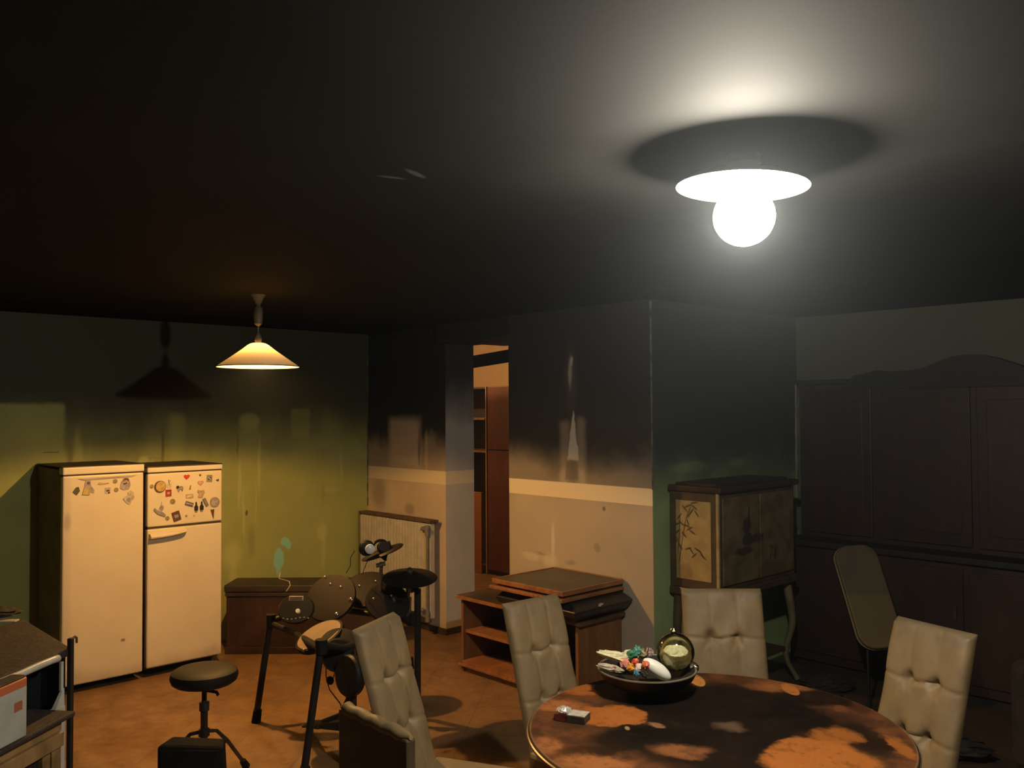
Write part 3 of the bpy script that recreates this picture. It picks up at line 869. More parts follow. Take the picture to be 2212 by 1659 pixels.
zb3 = on(1030, 1062, 'y', YW).z
cb = thing('wooden_board', 'orange-brown wooden board standing in front of the dark shelving beyond the doorway', 'board', (pA.x - .1, YW - .05, 0))
MB().box((pA.x - .30, YW - .03, 0.0), (on(1044, 1062, 'y', YW).x, YW - .005, zb3)).build('panel', wood('board_wood', (0.34, 0.14, 0.05), (0.26, 0.10, 0.035), 0.5), cb, bevel=0.004, world=True)
a_, b_ = on(1015, 783, 'y', 5.9), on(1110, 767, 'y', 5.9)
bm_ = thing('slanting_bar', 'dark slanting bar crossing the room beyond the doorway near its ceiling', 'beam', a_)
dirv = (b_ - a_)
a2, b2 = a_ - dirv * 8, b_ + dirv * 3.0
mb = MB()
hh = 0.056
mb.hexa([a2 + Vector((0, -.05, -hh)), b2 + Vector((0, -.05, -hh)), b2 + Vector((0, .05, -hh)), a2 + Vector((0, .05, -hh)),
         a2 + Vector((0, -.05, hh)), b2 + Vector((0, -.05, hh)), b2 + Vector((0, .05, hh)), a2 + Vector((0, .05, hh))])
mb.build('bar_body', simple('black_bar', (0.005, 0.005, 0.005), 0.8, spec=0.0), bm_, world=True)  # plain dark bar sloping across the view through the doorway

# ------------------------------------------------------------------ painted lacquer cabinet on curved legs
g = NG('lacquer_bamboo_panel')
v, x, y, z = g.xyz()
n = g.noise(v, 12.0, 4)
c = g.mix(g.smooth(n, .3, .7), (0.40, 0.30, 0.13), (0.30, 0.21, 0.085))
nb = g.noise(v, 26.0, 4, 0.7)


def stroke(g, c, u, z, pts, wdt, col, st=0.8, nb=None):
    """thin painted stroke through (u, z) points"""
    for (u0, v0), (u1, v1) in zip(pts, pts[1:]):
        L = math.hypot(u1 - u0, v1 - v0)
        c = g.mix(g.mul(g.ell(u, z, (u0 + u1) / 2, (v0 + v1) / 2, L * .55, wdt, 0.35, math.atan2(v1 - v0, u1 - u0)), st), c, col)
    return c


def fp(px, py):
    p = on(px, py, 'y', 4.5)
    return (p.x, p.z)


INK = (0.025, 0.016, 0.009)
c = stroke(g, c, x, z, [fp(1467, 1215), fp(1475, 1160), fp(1482, 1120), fp(1494, 1090)], .004, INK)
c = stroke(g, c, x, z, [fp(1464, 1205), fp(1468, 1150), fp(1470, 1112)], .003, INK)
for (px, py, a) in ((1486, 1093, .4), (1500, 1096, -.6), (1505, 1110, -.9), (1468, 1115, .9), (1484, 1136, -.3), (1490, 1142, .5), (1464, 1148, .7), (1478, 1155, -.8), (1487, 1185, .3), (1494, 1190, -.9), (1507, 1188, -.4), (1515, 1196, -.9), (1460, 1170, .8), (1494, 1105, .9), (1479, 1098, -.8), (1500, 1086, .2), (1489, 1112, .9), (1472, 1130, -.6), (1462, 1132, .4), (1496, 1150, -.5), (1470, 1180, -.9), (1500, 1200, .7), (1520, 1204, -.6), (1486, 1128, -1.2), (1457, 1158, -.5)):
    q = fp(px, py)
    c = g.mix(g.mul(g.ell(x, z, q[0], q[1], .026, .0055, .4, a), .85), c, INK)
q = fp(1480, 1235)
c = g.mix(g.mul(g.ell(g.add(x, g.mul(g.sub(nb, .5), .02)), z, q[0], q[1], .06, .05, .3), .5), c, (0.16, 0.085, 0.035))
m_bamboo = g.out(c, 0.45)

g = NG('lacquer_landscape_panel')
v, x, y, z = g.xyz()
n = g.noise(v, 9.0, 4)
c = g.mix(g.smooth(n, .3, .7), (0.19, 0.135, 0.062), (0.090, 0.062, 0.028))
nb = g.sub(g.noise(v, 28.0, 4, 0.7), .5)
yy, zz2 = g.add(y, g.mul(nb, .05)), g.add(z, g.mul(nb, .05))


def lp(px, py):
    p = on(px, py, 'x', -2.978)
    return (p.y, p.z)


for px, py, ru, rv, st, col in ((1615, 1165, .07, .04, .9, INK), (1612, 1135, .045, .05, .9, INK), (1606, 1190, .10, .025, .9, INK), (1617, 1110, .012, .05, .8, INK), (1635, 1160, .05, .03, .8, INK),
                               (1610, 1225, .08, .035, .5, (0.17, 0.14, 0.06)), (1665, 1230, .16, .05, .7, (0.09, 0.055, 0.03)), (1673, 1195, .008, .035, .8, INK), (1664, 1200, .006, .03, .8, INK),
                               (1600, 1095, .06, .03, .3, (0.10, 0.07, 0.035)), (1665, 1180, .03, .012, .6, INK), (1640, 1110, .02, .03, .4, INK)):
    q = lp(px, py)
    c = g.mix(g.mul(g.ell(yy, zz2, q[0], q[1], ru, rv, .25), st), c, col)
m_land = g.out(c, 0.4)
m_lac = simple('brown_lacquer', (0.085, 0.055, 0.026), 0.4, var=0.4, scale=8)
m_lacd = simple('dark_lacquer', (0.045, 0.022, 0.014), 0.4, var=0.4, scale=8)
m_gilt = simple('worn_gilt', (0.42, 0.32, 0.15), 0.4, var=0.3)
cx0, cx1, cy0, cy1, cz0, cz1 = XF + .02, -2.985, 4.505, 5.385, 0.70, 1.29
cab = thing('lacquer_cabinet', 'painted oriental lacquer cabinet on curved legs against the green wall', 'cabinet', (-3.17, 4.94, 0))
MB().box((cx0, cy0, cz0), (cx1, cy1, cz1)).build('body', m_lac, cab, bevel=0.004, world=True)
MB().box((cx0, cy0 - .025, cz1), (cx1 + .03, cy1 + .025, cz1 + .038)).build('cornice', m_lacd, cab, bevel=0.010, world=True)
MB().box((cx0 + .03, cy0 + .02, cz1 + .038), (cx1 - .03, cy1 - .02, cz1 + .052)).build('top_board', m_lacd, cab, bevel=0.003, world=True)
MB().box((cx0 + .05, cy0 - .006, cz0 + .055), (cx1 - .055, cy0, cz1 - .055)).build('side_panel', m_bamboo, cab, world=True)
MB().box((cx1 - .014, cy0 - .010, cz0 + .005), (cx1 + .003, cy0 + .004, cz1)).build('corner_strip', m_gilt, cab, world=True)
ymid = (cy0 + cy1) / 2
for ya, yb_ in ((cy0 + .03, ymid - .003), (ymid + .003, cy1 - .03)):
    d_ = MB().box((cx1, ya, cz0 + .035), (cx1 + .012, yb_, cz1 - .03)).build('door', m_land, cab, bevel=0.003, world=True)
    MB().box((cx1 + .012, (ymid - .02 if ya < ymid - .2 else ymid + .012), 0.97), (cx1 + .02, (ymid - .012 if ya < ymid - .2 else ymid + .02), 1.01)).build('handle', m_lacd, d_, world=True)
MB().box((cx0 - .0, cy0 - .012, cz0 - .045), (cx1 + .015, cy1 + .012, cz0)).build('apron', m_lac, cab, bevel=0.006, world=True)
for sx, sy in ((1, -1), (1, 1), (-1, -1), (-1, 1)):
    bx_ = (cx1 - .03) if sx > 0 else (cx0 + .035)
    by_ = (cy0 + .03) if sy < 0 else (cy1 - .03)
    pts, rs = [], []
    for i in range(13):
        s_ = i / 12
        z_ = (cz0 - .045) * (1 - s_)
        off = .030 * math.sin(s_ * PI * 1.0) * (1 if s_ < .5 else 1) - .012 + .05 * max(0, s_ - .78) / .22 - .03 * math.sin(max(0, s_ - .45) / .55 * PI)
        pts.append((bx_ + (off * sx if sx > 0 else 0), by_ + off * sy * .8, z_ + .012 * s_))
        rs.append(.030 - .016 * s_ + (.006 if s_ > .95 else 0))
    MB().tube(pts, rs, 12).build('leg', simple('worn_leg', (0.17, 0.14, 0.075), 0.5, var=0.4) if sx > 0 else m_lac, cab, smooth=True, world=True)
MB().box((cx0 + .03, cy0 + .05, 0.20), (cx1 - .04, cy1 - .05, 0.222)).build('lower_shelf', m_lac, cab, world=True)

# ------------------------------------------------------------------ big dark wall unit on the far wall
m_unit = wood('burnt_mahogany', (0.040, 0.016, 0.011), (0.026, 0.012, 0.009), 0.5, (5, 1, 1), 2.0, soot=0.45)
m_unitd = simple('burnt_recess', (0.012, 0.011, 0.010), 0.6)
YU = 5.86
ux0, ux1, um = XF + .16, -1.02, on(1892, 1000, 'y', YU).x
zl = on(1780, 824, 'y', YU).z
un = thing('wall_unit', 'huge soot-blackened mahogany wall unit with an arched crown on the far wall', 'wall unit', (-2.1, 5.95, 0))
MB().box((ux0, YU + .02, 0.885), (um, YG - .01, zl)).build('left_carcass', m_unit, un, world=True)
MB().box((um, YU + .02, 0.885), (ux1, YG - .01, zl)).build('right_carcass', m_unit, un, world=True)
MB().box((ux0 - .02, YU - .20, 0.845), (ux1 + .02, YG - .01, 0.885)).build('ledge', m_unitd, un, bevel=0.006, world=True)
MB().box((ux0, YU - .16, 0.06), (ux1, YG - .01, 0.845)).build('base_cabinet', m_unit, un, world=True)
MB().box((ux0 + .03, YU - .13, 0.0), (ux1 - .03, YG - .03, 0.06)).build('plinth', m_unitd, un, world=True)
crown = [(1830, 826), (1845, 812), (1870, 806), (1895, 800), (1925, 802), (1960, 800), (1990, 796), (2020, 784), (2050, 772), (2085, 766), (2115, 765), (2150, 772), (2185, 783), (2215, 793)]
ol = []
for px, py in crown:
    q = on(px, py, 'y', YU)
    ol.append((q.x, q.z))
ol2 = [(ux1 + .02 - 0, zl + .02)]
ol = ol + ol2 + [(ux1 + .02, zl - .06), (ol[0][0], zl - .06)]
MY = Matrix(((1, 0, 0, 0), (0, 0, 1, YU - .01), (0, 1, 0, 0), (0, 0, 0, 1)))
MB().prism(ol, 0.10, MY).build('crown', m_unitd, un, world=True)
MB().box((ux0 - .015, YU - .01, zl - .02), (ol[0][0], YU + .2, zl + .012)).build('cornice', m_unitd, un, bevel=0.004, world=True)
for i, (xa, xb_) in enumerate(((ux0 + .05, um - .03), (um + .05, um + .60), (um + .64, um + 1.18))):
    d_ = MB().box((xa, YU, 0.92), (xb_, YU + .02, zl - .06)).build('door', m_unit, un, bevel=0.004, world=True)
    MB().box((xa + .06, YU - .006, 1.00), (xb_ - .06, YU, zl - .14)).build('door_panel', m_unit, d_, bevel=0.003, world=True)
    d_ = MB().box((xa, YU - .175, 0.12), (xb_, YU - .16, 0.80)).build('lower_door', m_unit, un, bevel=0.004, world=True)
    MB().box((xb_ - .05, YU - .19, 0.50), (xb_ - .035, YU - .175, 0.58)).build('handle', m_seam, d_, world=True)



# ------------------------------------------------------------------ tufted dining chairs
g = NG('grey_beige_leatherette')
v, x, y, z = g.xyz('obj')
n1, n2 = g.noise(v, 5.0, 5, 0.65), g.noise(v, 22.0, 4, 0.6)
c = g.mix(g.smooth(n1, .3, .7), (0.245, 0.165, 0.078), (0.190, 0.128, 0.060))
tp_ = g.smooth(g.add(z, g.mul(g.sub(n2, .5), .10)), .93, 1.01)
c = g.mix(g.mul(tp_, .5), c, (0.085, 0.070, 0.042))
c = g.mix(g.mul(g.smooth(n2, .55, .75), .3), c, (0.11, 0.08, 0.042))
m_leather = g.out(c, g.smooth(n1, .2, .8, .5, .7), bump=n2, bstr=0.15, bdist=0.004)
m_chleg = simple('dark_chair_leg', (0.05, 0.035, 0.025), 0.5)

LEAN = 0.29
CW, CT, CTOP, CBOT = 0.345, 0.045, 1.0, 0.36


def back_mesh(w_, seed, deep):
    r_ = random.Random(seed)
    NY, NZ = 46, 84
    H_ = CTOP - CBOT
    rows = [CTOP - 0.195, CTOP - 0.375]
    cols = [-w_ / 6, w_ / 6]
    btn = [(c_ + r_.uniform(-.006, .006), rw + r_.uniform(-.006, .006)) for c_ in cols for rw in rows]

    def dep(y_, z_):
        e = min(w_ / 2 - abs(y_), CTOP - z_)
        d = -0.018 * math.exp(-max(e, 0) / 0.012)
        d += 0.004 * math.sin(y_ * 41 + seed) * math.sin(z_ * 23 + seed * 2)
        for by, bz in btn:
            q = math.hypot(y_ - by, z_ - bz)
            d -= 0.020 * deep * math.exp(-(q / 0.022) ** 2)
            # creases fanning out below and beside each button
            for an in (-2.2, -0.95, 1.25, 1.9):
                ux_, uz_ = math.cos(an), math.sin(an)
                t_ = (y_ - by) * ux_ + (z_ - bz) * uz_
                s_ = abs(-(y_ - by) * uz_ + (z_ - bz) * ux_)
                if 0 < t_ < .09:
                    d -= 0.005 * deep * math.exp(-(s_ / 0.006) ** 2) * (1 - t_ / .09)
        for rw in rows:
            fa = 1.0 if abs(y_) < w_ / 6 + .01 else .55
            d -= 0.009 * fa * math.exp(-((z_ - rw - .004 * math.sin(y_ * 30)) / 0.006) ** 2)
        for c_ in cols:
            d -= (0.0045 if deep < 1 else .003) * math.exp(-((y_ - c_) / 0.004) ** 2)
        d += 0.003 * abs(math.sin((y_ / w_ + .5) * 3 * PI)) ** .6
        return d
    vs, fs = [], []

    def P(y_, z_, d):
        return Vector((-LEAN * (z_ - .45) + d, y_, z_))
    for j in range(NZ + 1):
        z_ = CBOT + H_ * j / NZ
        for i in range(NY + 1):
            y_ = -w_ / 2 + w_ * i / NY
            fr_ = .012 * max(0, (z_ - CTOP + .02) / .02) * (abs(y_) / (w_ / 2)) ** 6
            vs.append(P(y_ * (1 - .02 * max(0, (z_ - CTOP + .015) / .015)), z_ - fr_, dep(y_, z_)))
    n_ = len(vs)
    for j in range(NZ + 1):
        z_ = CBOT + H_ * j / NZ
        for i in range(NY + 1):
            y_ = -w_ / 2 + w_ * i / NY
            vs.append(P(y_, z_, -CT + .006 * math.exp(-min(w_ / 2 - abs(y_), CTOP - z_) / .01)))
    W1 = NY + 1
    for j in range(NZ):
        for i in range(NY):
            a_ = j * W1 + i
            fs.append([a_, a_ + 1, a_ + W1 + 1, a_ + W1])
            fs.append([n_ + a_, n_ + a_ + W1, n_ + a_ + W1 + 1, n_ + a_ + 1])
    for j in range(NZ):
        for i in (0, NY):
            a_ = j * W1 + i
            fs.append([a_, a_ + W1, n_ + a_ + W1, n_ + a_])
    for i in range(NY):
        for j in (0, NZ):
            a_ = j * W1 + i
            fs.append([a_, n_ + a_, n_ + a_ + 1, a_ + 1])
    mb = MB()
    mb.v, mb.f = vs, fs
    return mb


def chair(top, ang, w_, label, seed, deep, seat_d=0.42, dz=0.0):
    """top: point of the front edge of the top of the back; ang: facing direction"""
    f = Vector((math.cos(ang), math.sin(ang), 0))
    base = Vector((top[0], top[1], 0)) + f * (LEAN * (CTOP - .45))
    t_ = thing('dining_chair', label, 'chair', base + Vector((0, 0, dz)), ang, 'tufted chairs around the round table')
    b_ = back_mesh(w_, seed, deep).build('backrest', m_leather, t_, smooth=True)
    b_.data.set_sharp_from_angle(angle=math.radians(60))
    MB().box((-.02, -w_ / 2 - .02, .375), (seat_d, w_ / 2 + .02, .455)).build('seat', m_leather, t_, bevel=0.018)
    for sx in (.03, seat_d - .04):
        for sy in (-1, 1):
            yy_ = sy * (w_ / 2 - .02)
            MB().hexa([(sx - .014, yy_ - .014, 0), (sx + .014, yy_ - .014, 0), (sx + .014, yy_ + .014, 0), (sx - .014, yy_ + .014, 0),
                       (sx - .022, yy_ - .022, .38), (sx + .022, yy_ - .022, .38), (sx + .022, yy_ + .022, .38), (sx - .022, yy_ + .022, .38)]).build('leg', m_chleg, t_)
    return t_


c1 = chair((-2.785, 1.945), math.radians(26), .315, 'tufted grey chair with an armrest, nearest the drum kit', 3, 1.2)
c2 = chair((-2.640, 2.620), math.radians(-3), .305, 'tufted grey chair at the left of the round table, in front of the television bench', 5, .8)
c3 = chair((-2.20, 3.34), math.radians(-45), .350, 'tufted grey chair behind the round table, in front of the lacquer cabinet', 8, 1.0)
c4 = chair((-1.312, 3.325), math.radians(-105), .325, 'tufted grey chair at the right of the round table, turned to the camera', 11, 1.3)
# padded arm panel of the nearest chair
m_armside = simple('brown_arm_side', (0.10, 0.070, 0.038), 0.5, var=0.35, scale=6)
A0, A1 = Vector((-2.745, 1.745, 0)), Vector((-2.325, 1.735, 0))
dn = Vector((0.02, 1, 0)).normalized() * .020
zA = .765
MB().hexa([A0 - dn + UP * .05, A1 - dn + UP * .05, A1 + dn + UP * .05, A0 + dn + UP * .05, A0 - dn + UP * (zA - .03), A1 - dn + UP * (zA - .03), A1 + dn + UP * (zA - .03), A0 + dn + UP * (zA - .03)]).build('arm_panel', m_armside, c1, bevel=0.008, world=True)
pts = [A0.lerp(A1, i / 14) + UP * (zA - .030 + .004 * math.sin(i * 1.9)) for i in range(15)]
MB().tube(pts, [.010] + [.0235 + .0010 * math.sin(i * 2.6) for i in range(1, 13)] + [.020, .008], 16).build('armrest', m_leather, c1, smooth=True, world=True)

# ------------------------------------------------------------------ round table
TC, TR, TZ = Vector((-1.66, 2.466, 0)), 0.608, 0.76
g = NG('scorched_orange_tabletop')
v, x, y, z = g.xyz()
n0, n1, n2 = g.noise(v, 3.4, 5, 0.62), g.noise(v, 9.0, 5, 0.68), g.noise(v, 30.0, 4, 0.6)
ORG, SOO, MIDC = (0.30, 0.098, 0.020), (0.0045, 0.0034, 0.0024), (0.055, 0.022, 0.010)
w_ = g.mul(g.sub(n1, .5), .16)
xw, yw = g.add(x, w_), g.add(y, g.mul(g.sub(n0, .5), .16))
col = g.mix(g.smooth(n1, .42, .60), MIDC, (0.12, 0.043, 0.015))
r2 = g.math('SQRT', g.add(g.mul(g.sub(x, TC.x), g.sub(x, TC.x)), g.mul(g.sub(y, TC.y), g.sub(y, TC.y))))


def tp2(px, py):
    q = on(px, py, 'z', TZ)
    return q.x, q.y


ang_v = YAW
def blob(g, col, px, py, wpx, hpx, c_, st, soft=.3, warp=True):
    q = on(px, py, 'z', TZ)
    a_ = on(px + wpx, py, 'z', TZ); b_ = on(px, py - hpx, 'z', TZ)
    ru, rv = (a_ - q).length, (b_ - q).length
    k = g.ell(xw if warp else x, yw if warp else y, q.x, q.y, ru, rv, soft, YAW)
    return g.mix(g.mul(k, st), col, c_)


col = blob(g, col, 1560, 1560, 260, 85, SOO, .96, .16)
col = blob(g, col, 1400, 1600, 130, 26, SOO, .9, .2)
col = blob(g, col, 1770, 1505, 90, 18, SOO, .9, .25)
col = blob(g, col, 1280, 1625, 70, 12, SOO, .7, .4)
col = blob(g, col, 1870, 1600, 45, 36, SOO, .85, .3)
col = blob(g, col, 1205, 1525, 60, 10, (0.33, 0.125, 0.038), .8, .4)
col = blob(g, col, 1325, 1545, 78, 22, ORG, 1.0, .10)
col = blob(g, col, 1260, 1490, 60, 12, ORG, .85, .3)
col = blob(g, col, 1770, 1640, 120, 42, ORG, 1.0, .12)
col = blob(g, col, 1800, 1590, 50, 18, ORG, .8, .25)
col = blob(g, col, 1950, 1620, 16, 24, ORG, .8, .3)
col = blob(g, col, 1280, 1650, 80, 16, (0.30, 0.11, 0.035), .9, .4)
col = blob(g, col, 1185, 1610, 25, 18, (0.30, 0.11, 0.035), .8, .4)
col = blob(g, col, 1480, 1620, 60, 12, (0.22, 0.085, 0.03), .8, .5)
col = blob(g, col, 1690, 1483, 70, 9, (0.24, 0.09, 0.03), .9, .5)
col = blob(g, col, 1580, 1568, 22, 9, (0.10, 0.06, 0.035), .8, .5)
col = blob(g, col, 1505, 1469, 16, 13, (0.44, 0.19, 0.055), 1.0, .06, False)
col = blob(g, col, 1707, 1489, 16, 12, (0.36, 0.13, 0.035), 1.0, .06, False)
col = blob(g, col, 1415, 1565, 16, 6, (0.30, 0.16, 0.08), .7, .4)
col = blob(g, col, 1355, 1573, 5, 4, (0.35, 0.25, 0.12), .8, .4, False)
col = blob(g, col, 1391, 1490, 112, 28, (0.004, 0.0035, 0.003), 1.0, .08)  # shadow of the dish, painted into the table colour
col = g.mix(g.mul(g.smooth(g.noise(v, 16.0, 5, .75), .50, .66), .45), col, (0.022, 0.011, 0.006))
sp = g.smooth(n2, .66, .76)
col = g.mix(g.mul(sp, .22), col, (0.05, 0.030, 0.018))
edge = g.smooth(r2, TR - .012, TR - .004)
col = g.mix(g.mul(edge, .6), col, (0.20, 0.13, 0.07))
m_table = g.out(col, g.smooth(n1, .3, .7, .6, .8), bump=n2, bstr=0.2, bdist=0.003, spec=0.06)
tb = thing('round_table', 'round dining table with a scorched, soot-stained orange wood top', 'table', (TC.x, TC.y, 0))
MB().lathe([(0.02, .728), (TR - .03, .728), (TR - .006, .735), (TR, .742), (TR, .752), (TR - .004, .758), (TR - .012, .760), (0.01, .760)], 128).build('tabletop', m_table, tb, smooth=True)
MB().lathe([(TR - .004, .737), (TR + .004, .739), (TR + .005, .749), (TR + .001, .752)], 128, cap=False).build('edge_band', simple('worn_metal_band', (0.24, 0.18, 0.11), 0.35, metal=0.6), tb, smooth=True)
m_ped = simple('dark_pedestal', (0.045, 0.028, 0.018), 0.5)
MB().lathe([(0.02, .03), (0.09, .05), (0.065, .14), (0.05, .30), (0.07, .45), (0.055, .60), (0.13, .71), (0.16, .728)], 32).build('pedestal', m_ped, tb, smooth=True)
for k in range(4):
    a_ = k * PI / 2 + .4
    MB().tube([(0.05 * math.cos(a_), .05 * math.sin(a_), .12), (0.22 * math.cos(a_), .22 * math.sin(a_), .08), (0.36 * math.cos(a_), .36 * math.sin(a_), .025)], [.035, .03, .024], 12).build('foot', m_ped, tb, smooth=True)

# ------------------------------------------------------------------ dish with its contents
bc = on(1398, 1496, 'z', TZ)
dish = thing('serving_dish', 'wide dark metal dish on a low foot near the back of the round table', 'dish', (bc.x, bc.y, TZ))
dr = .178
m_dishm = simple('tarnished_dish', (0.040, 0.033, 0.024), 0.5, metal=0.4, var=0.4)
ROOT[dish.name] = Matrix.Translation((bc.x, bc.y, TZ))
MB().lathe([(.060, 0), (.068, .004), (.066, .012), (.10, .020), (.140, .038), (.168, .062), (.179, .084), (.181, .088), (.179, .091), (.168, .084), (.13, .062), (.08, .048), (.01, .044)], 56).build('bowl', m_dishm, dish, smooth=True)
MB().lathe([(.176, .087), (.181, .088), (.181, .092), (.176, .093), (.173, .090)], 56, cap=False).build('rim', simple('beaded_rim', (0.55, 0.50, 0.38), 0.3, metal=0.7), dish, smooth=True)
BT = bc + UP * (TZ - bc.z)
bd_ = BT.x * -math.sin(YAW) + BT.y * math.cos(YAW)


def inb(px, py, dd=0.0):
    return at(px, py, bd_ + dd)


# glass globe
g = NG('clear_glass')
gl_, tr_, ms_ = g.n('ShaderNodeBsdfGlossy'), g.n('ShaderNodeBsdfTransparent'), g.n('ShaderNodeMixShader')
fr_ = g.n('ShaderNodeFresnel')
fr_.inputs[0].default_value = 1.55
gl_.inputs['Roughness'].default_value = 0.06
gl_.inputs['Color'].default_value = (1, 1, .95, 1)
tr_.inputs['Color'].default_value = (.93, .95, .88, 1)
g.t.links.new(g.add(fr_.outputs[0], .05), ms_.inputs[0])
g.t.links.new(tr_.outputs[0], ms_.inputs[1])
g.t.links.new(gl_.outputs[0], ms_.inputs[2])
g.t.links.new(ms_.outputs[0], g.t.nodes['Material Output'].inputs['Surface'])
m_glass = g.m
gc = inb(1459, 1408, .015)
gl = thing('glass_globe', 'clear glass globe jar with a small knob standing in the dish', 'glass globe', gc)
prof = []
for i in range(17):
    a_ = -PI * .46 + PI * .92 * i / 16
    prof.append((.070 * math.cos(a_), .070 * math.sin(a_) * .98))
prof2 = [(max(r_ - .003, .001), z_ * .96) for r_, z_ in reversed(prof)]
MT = Matrix.Rotation(.12, 4, 'X')
MB().lathe(prof + [(.012, .070), (.009, .078), (.013, .084), (.008, .090), (.002, .091)], 40, MT).build('globe', m_glass, gl, smooth=True)
m_crump = simple('cream_paper', (0.92, 0.84, 0.52), 0.5, var=0.25, scale=40)
mb = MB()
r5 = random.Random(5)
for k in range(1):
    mb.ball((0, 0, -.018), (.054, .054, .042), 20, 14)
mb.v = [p * (1 + r5.uniform(-.10, .10)) for p in mb.v]
o_ = mb.build('crumpled_paper', m_crump, None, smooth=False)
o_.location = gc
tag(o_, 'crumpled cream paper seen inside the glass globe', 'paper')
g2 = thing('glass_stopper', 'small glass stopper lying at the right rim of the dish', 'glass stopper', inb(1499, 1440, -.02))
MB().lathe([(.004, -.020), (.013, -.016), (.017, -.004), (.014, .006), (.007, .010), (.009, .018), (.004, .022)], 20, Matrix.Rotation(.7, 4, 'X')).build('stopper', m_glass, g2, smooth=True)

# long pale oval object, brightly lit
ov = MB().ball((0, 0, 0), (.060, .030, .026), 28, 16).build('white_soap_bar', simple('bright_white', (0.95, 0.91, 0.80), 0.35, var=0.04), None, smooth=True)
ov.matrix_world = Matrix.Translation(inb(1419, 1446, -.05)) @ Matrix.Rotation(YAW, 4, 'Z') @ Matrix.Rotation(.62, 4, 'Y')
tag(ov, 'glossy white oval bar lying in the dish in front of the glass globe', 'soap')

# cellophane packets, rolls and wrappers
m_cello = simple('crinkled_cellophane', (0.90, 0.82, 0.52), 0.18, var=0.3, scale=70, spec=0.9)
m_cell2 = simple('clear_bag', (0.62, 0.52, 0.38), 0.15, var=0.4, scale=60, spec=0.9)


def crumple(name, p, size, rot, mat, label, cat, seed, amp=.22, seg=14, group=None):
    r_ = random.Random(seed)
    mb = MB().ball((0, 0, 0), (1, 1, 1), seg, seg - 4)
    mb.v = [Vector((q.x * (1 + r_.uniform(-amp, amp)), q.y * (1 + r_.uniform(-amp, amp)), q.z * (1 + r_.uniform(-amp, amp)))) for q in mb.v]
    mb.v = [Vector((q.x * size[0], q.y * size[1], q.z * size[2])) for q in mb.v]
    o = mb.build(name, mat)
    o.matrix_world = Matrix.Translation(p) @ Euler(rot).to_matrix().to_4x4()
    tag(o, label, cat, group)
    return o


AX = YAW
crumple('cellophane_packet', inb(1328, 1417, .02), (.064, .024, .016), (0, .22, AX), m_cello, 'long yellowish cellophane packet sticking out of the dish on the left', 'packet', 21)
crumple('cellophane_packet', inb(1320, 1443, -.045), (.050, .018, .012), (0, .25, AX), m_cell2, 'duller cellophane packet lying below the yellowish one', 'packet', 22)
crumple('foil_packet', inb(1360, 1415, .085), (.034, .022, .018), (0, .1, AX + .3), m_cello, 'shiny cream foil packet in the middle of the dish heap', 'packet', 23)
WG = 'bright sweet wrappers in the dish'
for i, (px, py, dd, c_, sz, nm) in enumerate(((1366, 1414, .02, (0.05, 0.22, 0.12), .019, 'dark green'), (1377, 1405, .03, (0.10, 0.30, 0.22), .015, 'sea green'), (1349, 1432, -.03, (0.80, 0.32, 0.24), .017, 'salmon pink'),
                                             (1372, 1430, -.05, (0.85, 0.12, 0.05), .013, 'bright red'), (1362, 1442, -.06, (0.95, 0.42, 0.06), .015, 'orange'), (1395, 1436, -.09, (0.85, 0.20, 0.08), .015, 'orange-red'),
                                             (1374, 1454, -.09, (0.10, 0.30, 0.45), .011, 'blue'), (1326, 1446, -.05, (0.30, 0.05, 0.03), .012, 'dark red'), (1390, 1413, .04, (0.28, 0.25, 0.13), .018, 'olive'), (1404, 1408, .05, (0.45, 0.30, 0.28), .014, 'dusty pink'),
                                             (1381, 1441, -.07, (0.95, 0.75, 0.6), .014, 'cream pink'), (1392, 1455, -.10, (0.05, 0.04, 0.03), .013, 'black'))):
    crumple('sweet_wrapper', inb(px, py, dd), (sz * 1.2, sz * .95, sz * .9), (i * .7, i * 1.3, i), simple('wrapper_' + nm.replace(' ', '_'), c_, 0.3, var=0.3, scale=60), '%s sweet wrapper in the heap on the dish' % nm, 'wrapper', 40 + i, .32, 10, WG)
for i, (px, py, ex, ey) in enumerate(((1392, 1418, 1395, 1392), (1397, 1415, 1402, 1398))):
    o = MB().tube([inb(px, py, .03), inb(ex, ey, .03)], [.004, .0015], 8).build('dry_twig', simple('twig_brown', (0.10, 0.07, 0.035), 0.7))
    tag(o, ['left', 'right'][i] + ' of two thin dark twigs poking out of the dish heap', 'twig', 'twigs in the dish')

# open cigarette packet on the table
pk = on(1240, 1556, 'z', TZ)
pack = thing('cigarette_packet', 'crushed cigarette packet with torn silver foil on the table edge', 'packet', (pk.x, pk.y, TZ), YAW - .42)
MB().box((-.018, -.030, 0), (.048, .030, .024)).build('carton', simple('dark_carton', (0.05, 0.04, 0.025), 0.5, var=0.5, scale=50), pack, bevel=0.002)
MB().box((-.014, -.027, .024), (.046, .029, .0255)).build('top_face', simple('pale_carton', (0.55, 0.50, 0.42), 0.4, var=0.35, scale=50), pack)
MB().hexa([(-.058, -.030, 0), (-.019, -.030, 0), (-.019, .028, 0), (-.058, .028, 0), (-.062, -.026, .022), (-.019, -.028, .028), (-.019, .026, .030), (-.060, .022, .024)]).build('lid', simple('wine_carton', (0.12, 0.018, 0.014), 0.4, var=0.5, scale=50), pack, bevel=0.002)
mb = MB().ball((-.035, .0, .028), (.026, .026, .010), 16, 10)
r_ = random.Random(3)
mb.v = [p + Vector((r_.uniform(-.003, .003), r_.uniform(-.003, .003), r_.uniform(-.004, .004))) for p in mb.v]
mb.build('foil', simple('silver_foil', (0.85, 0.80, 0.72), 0.25, metal=0.5, var=0.3, scale=90), pack)

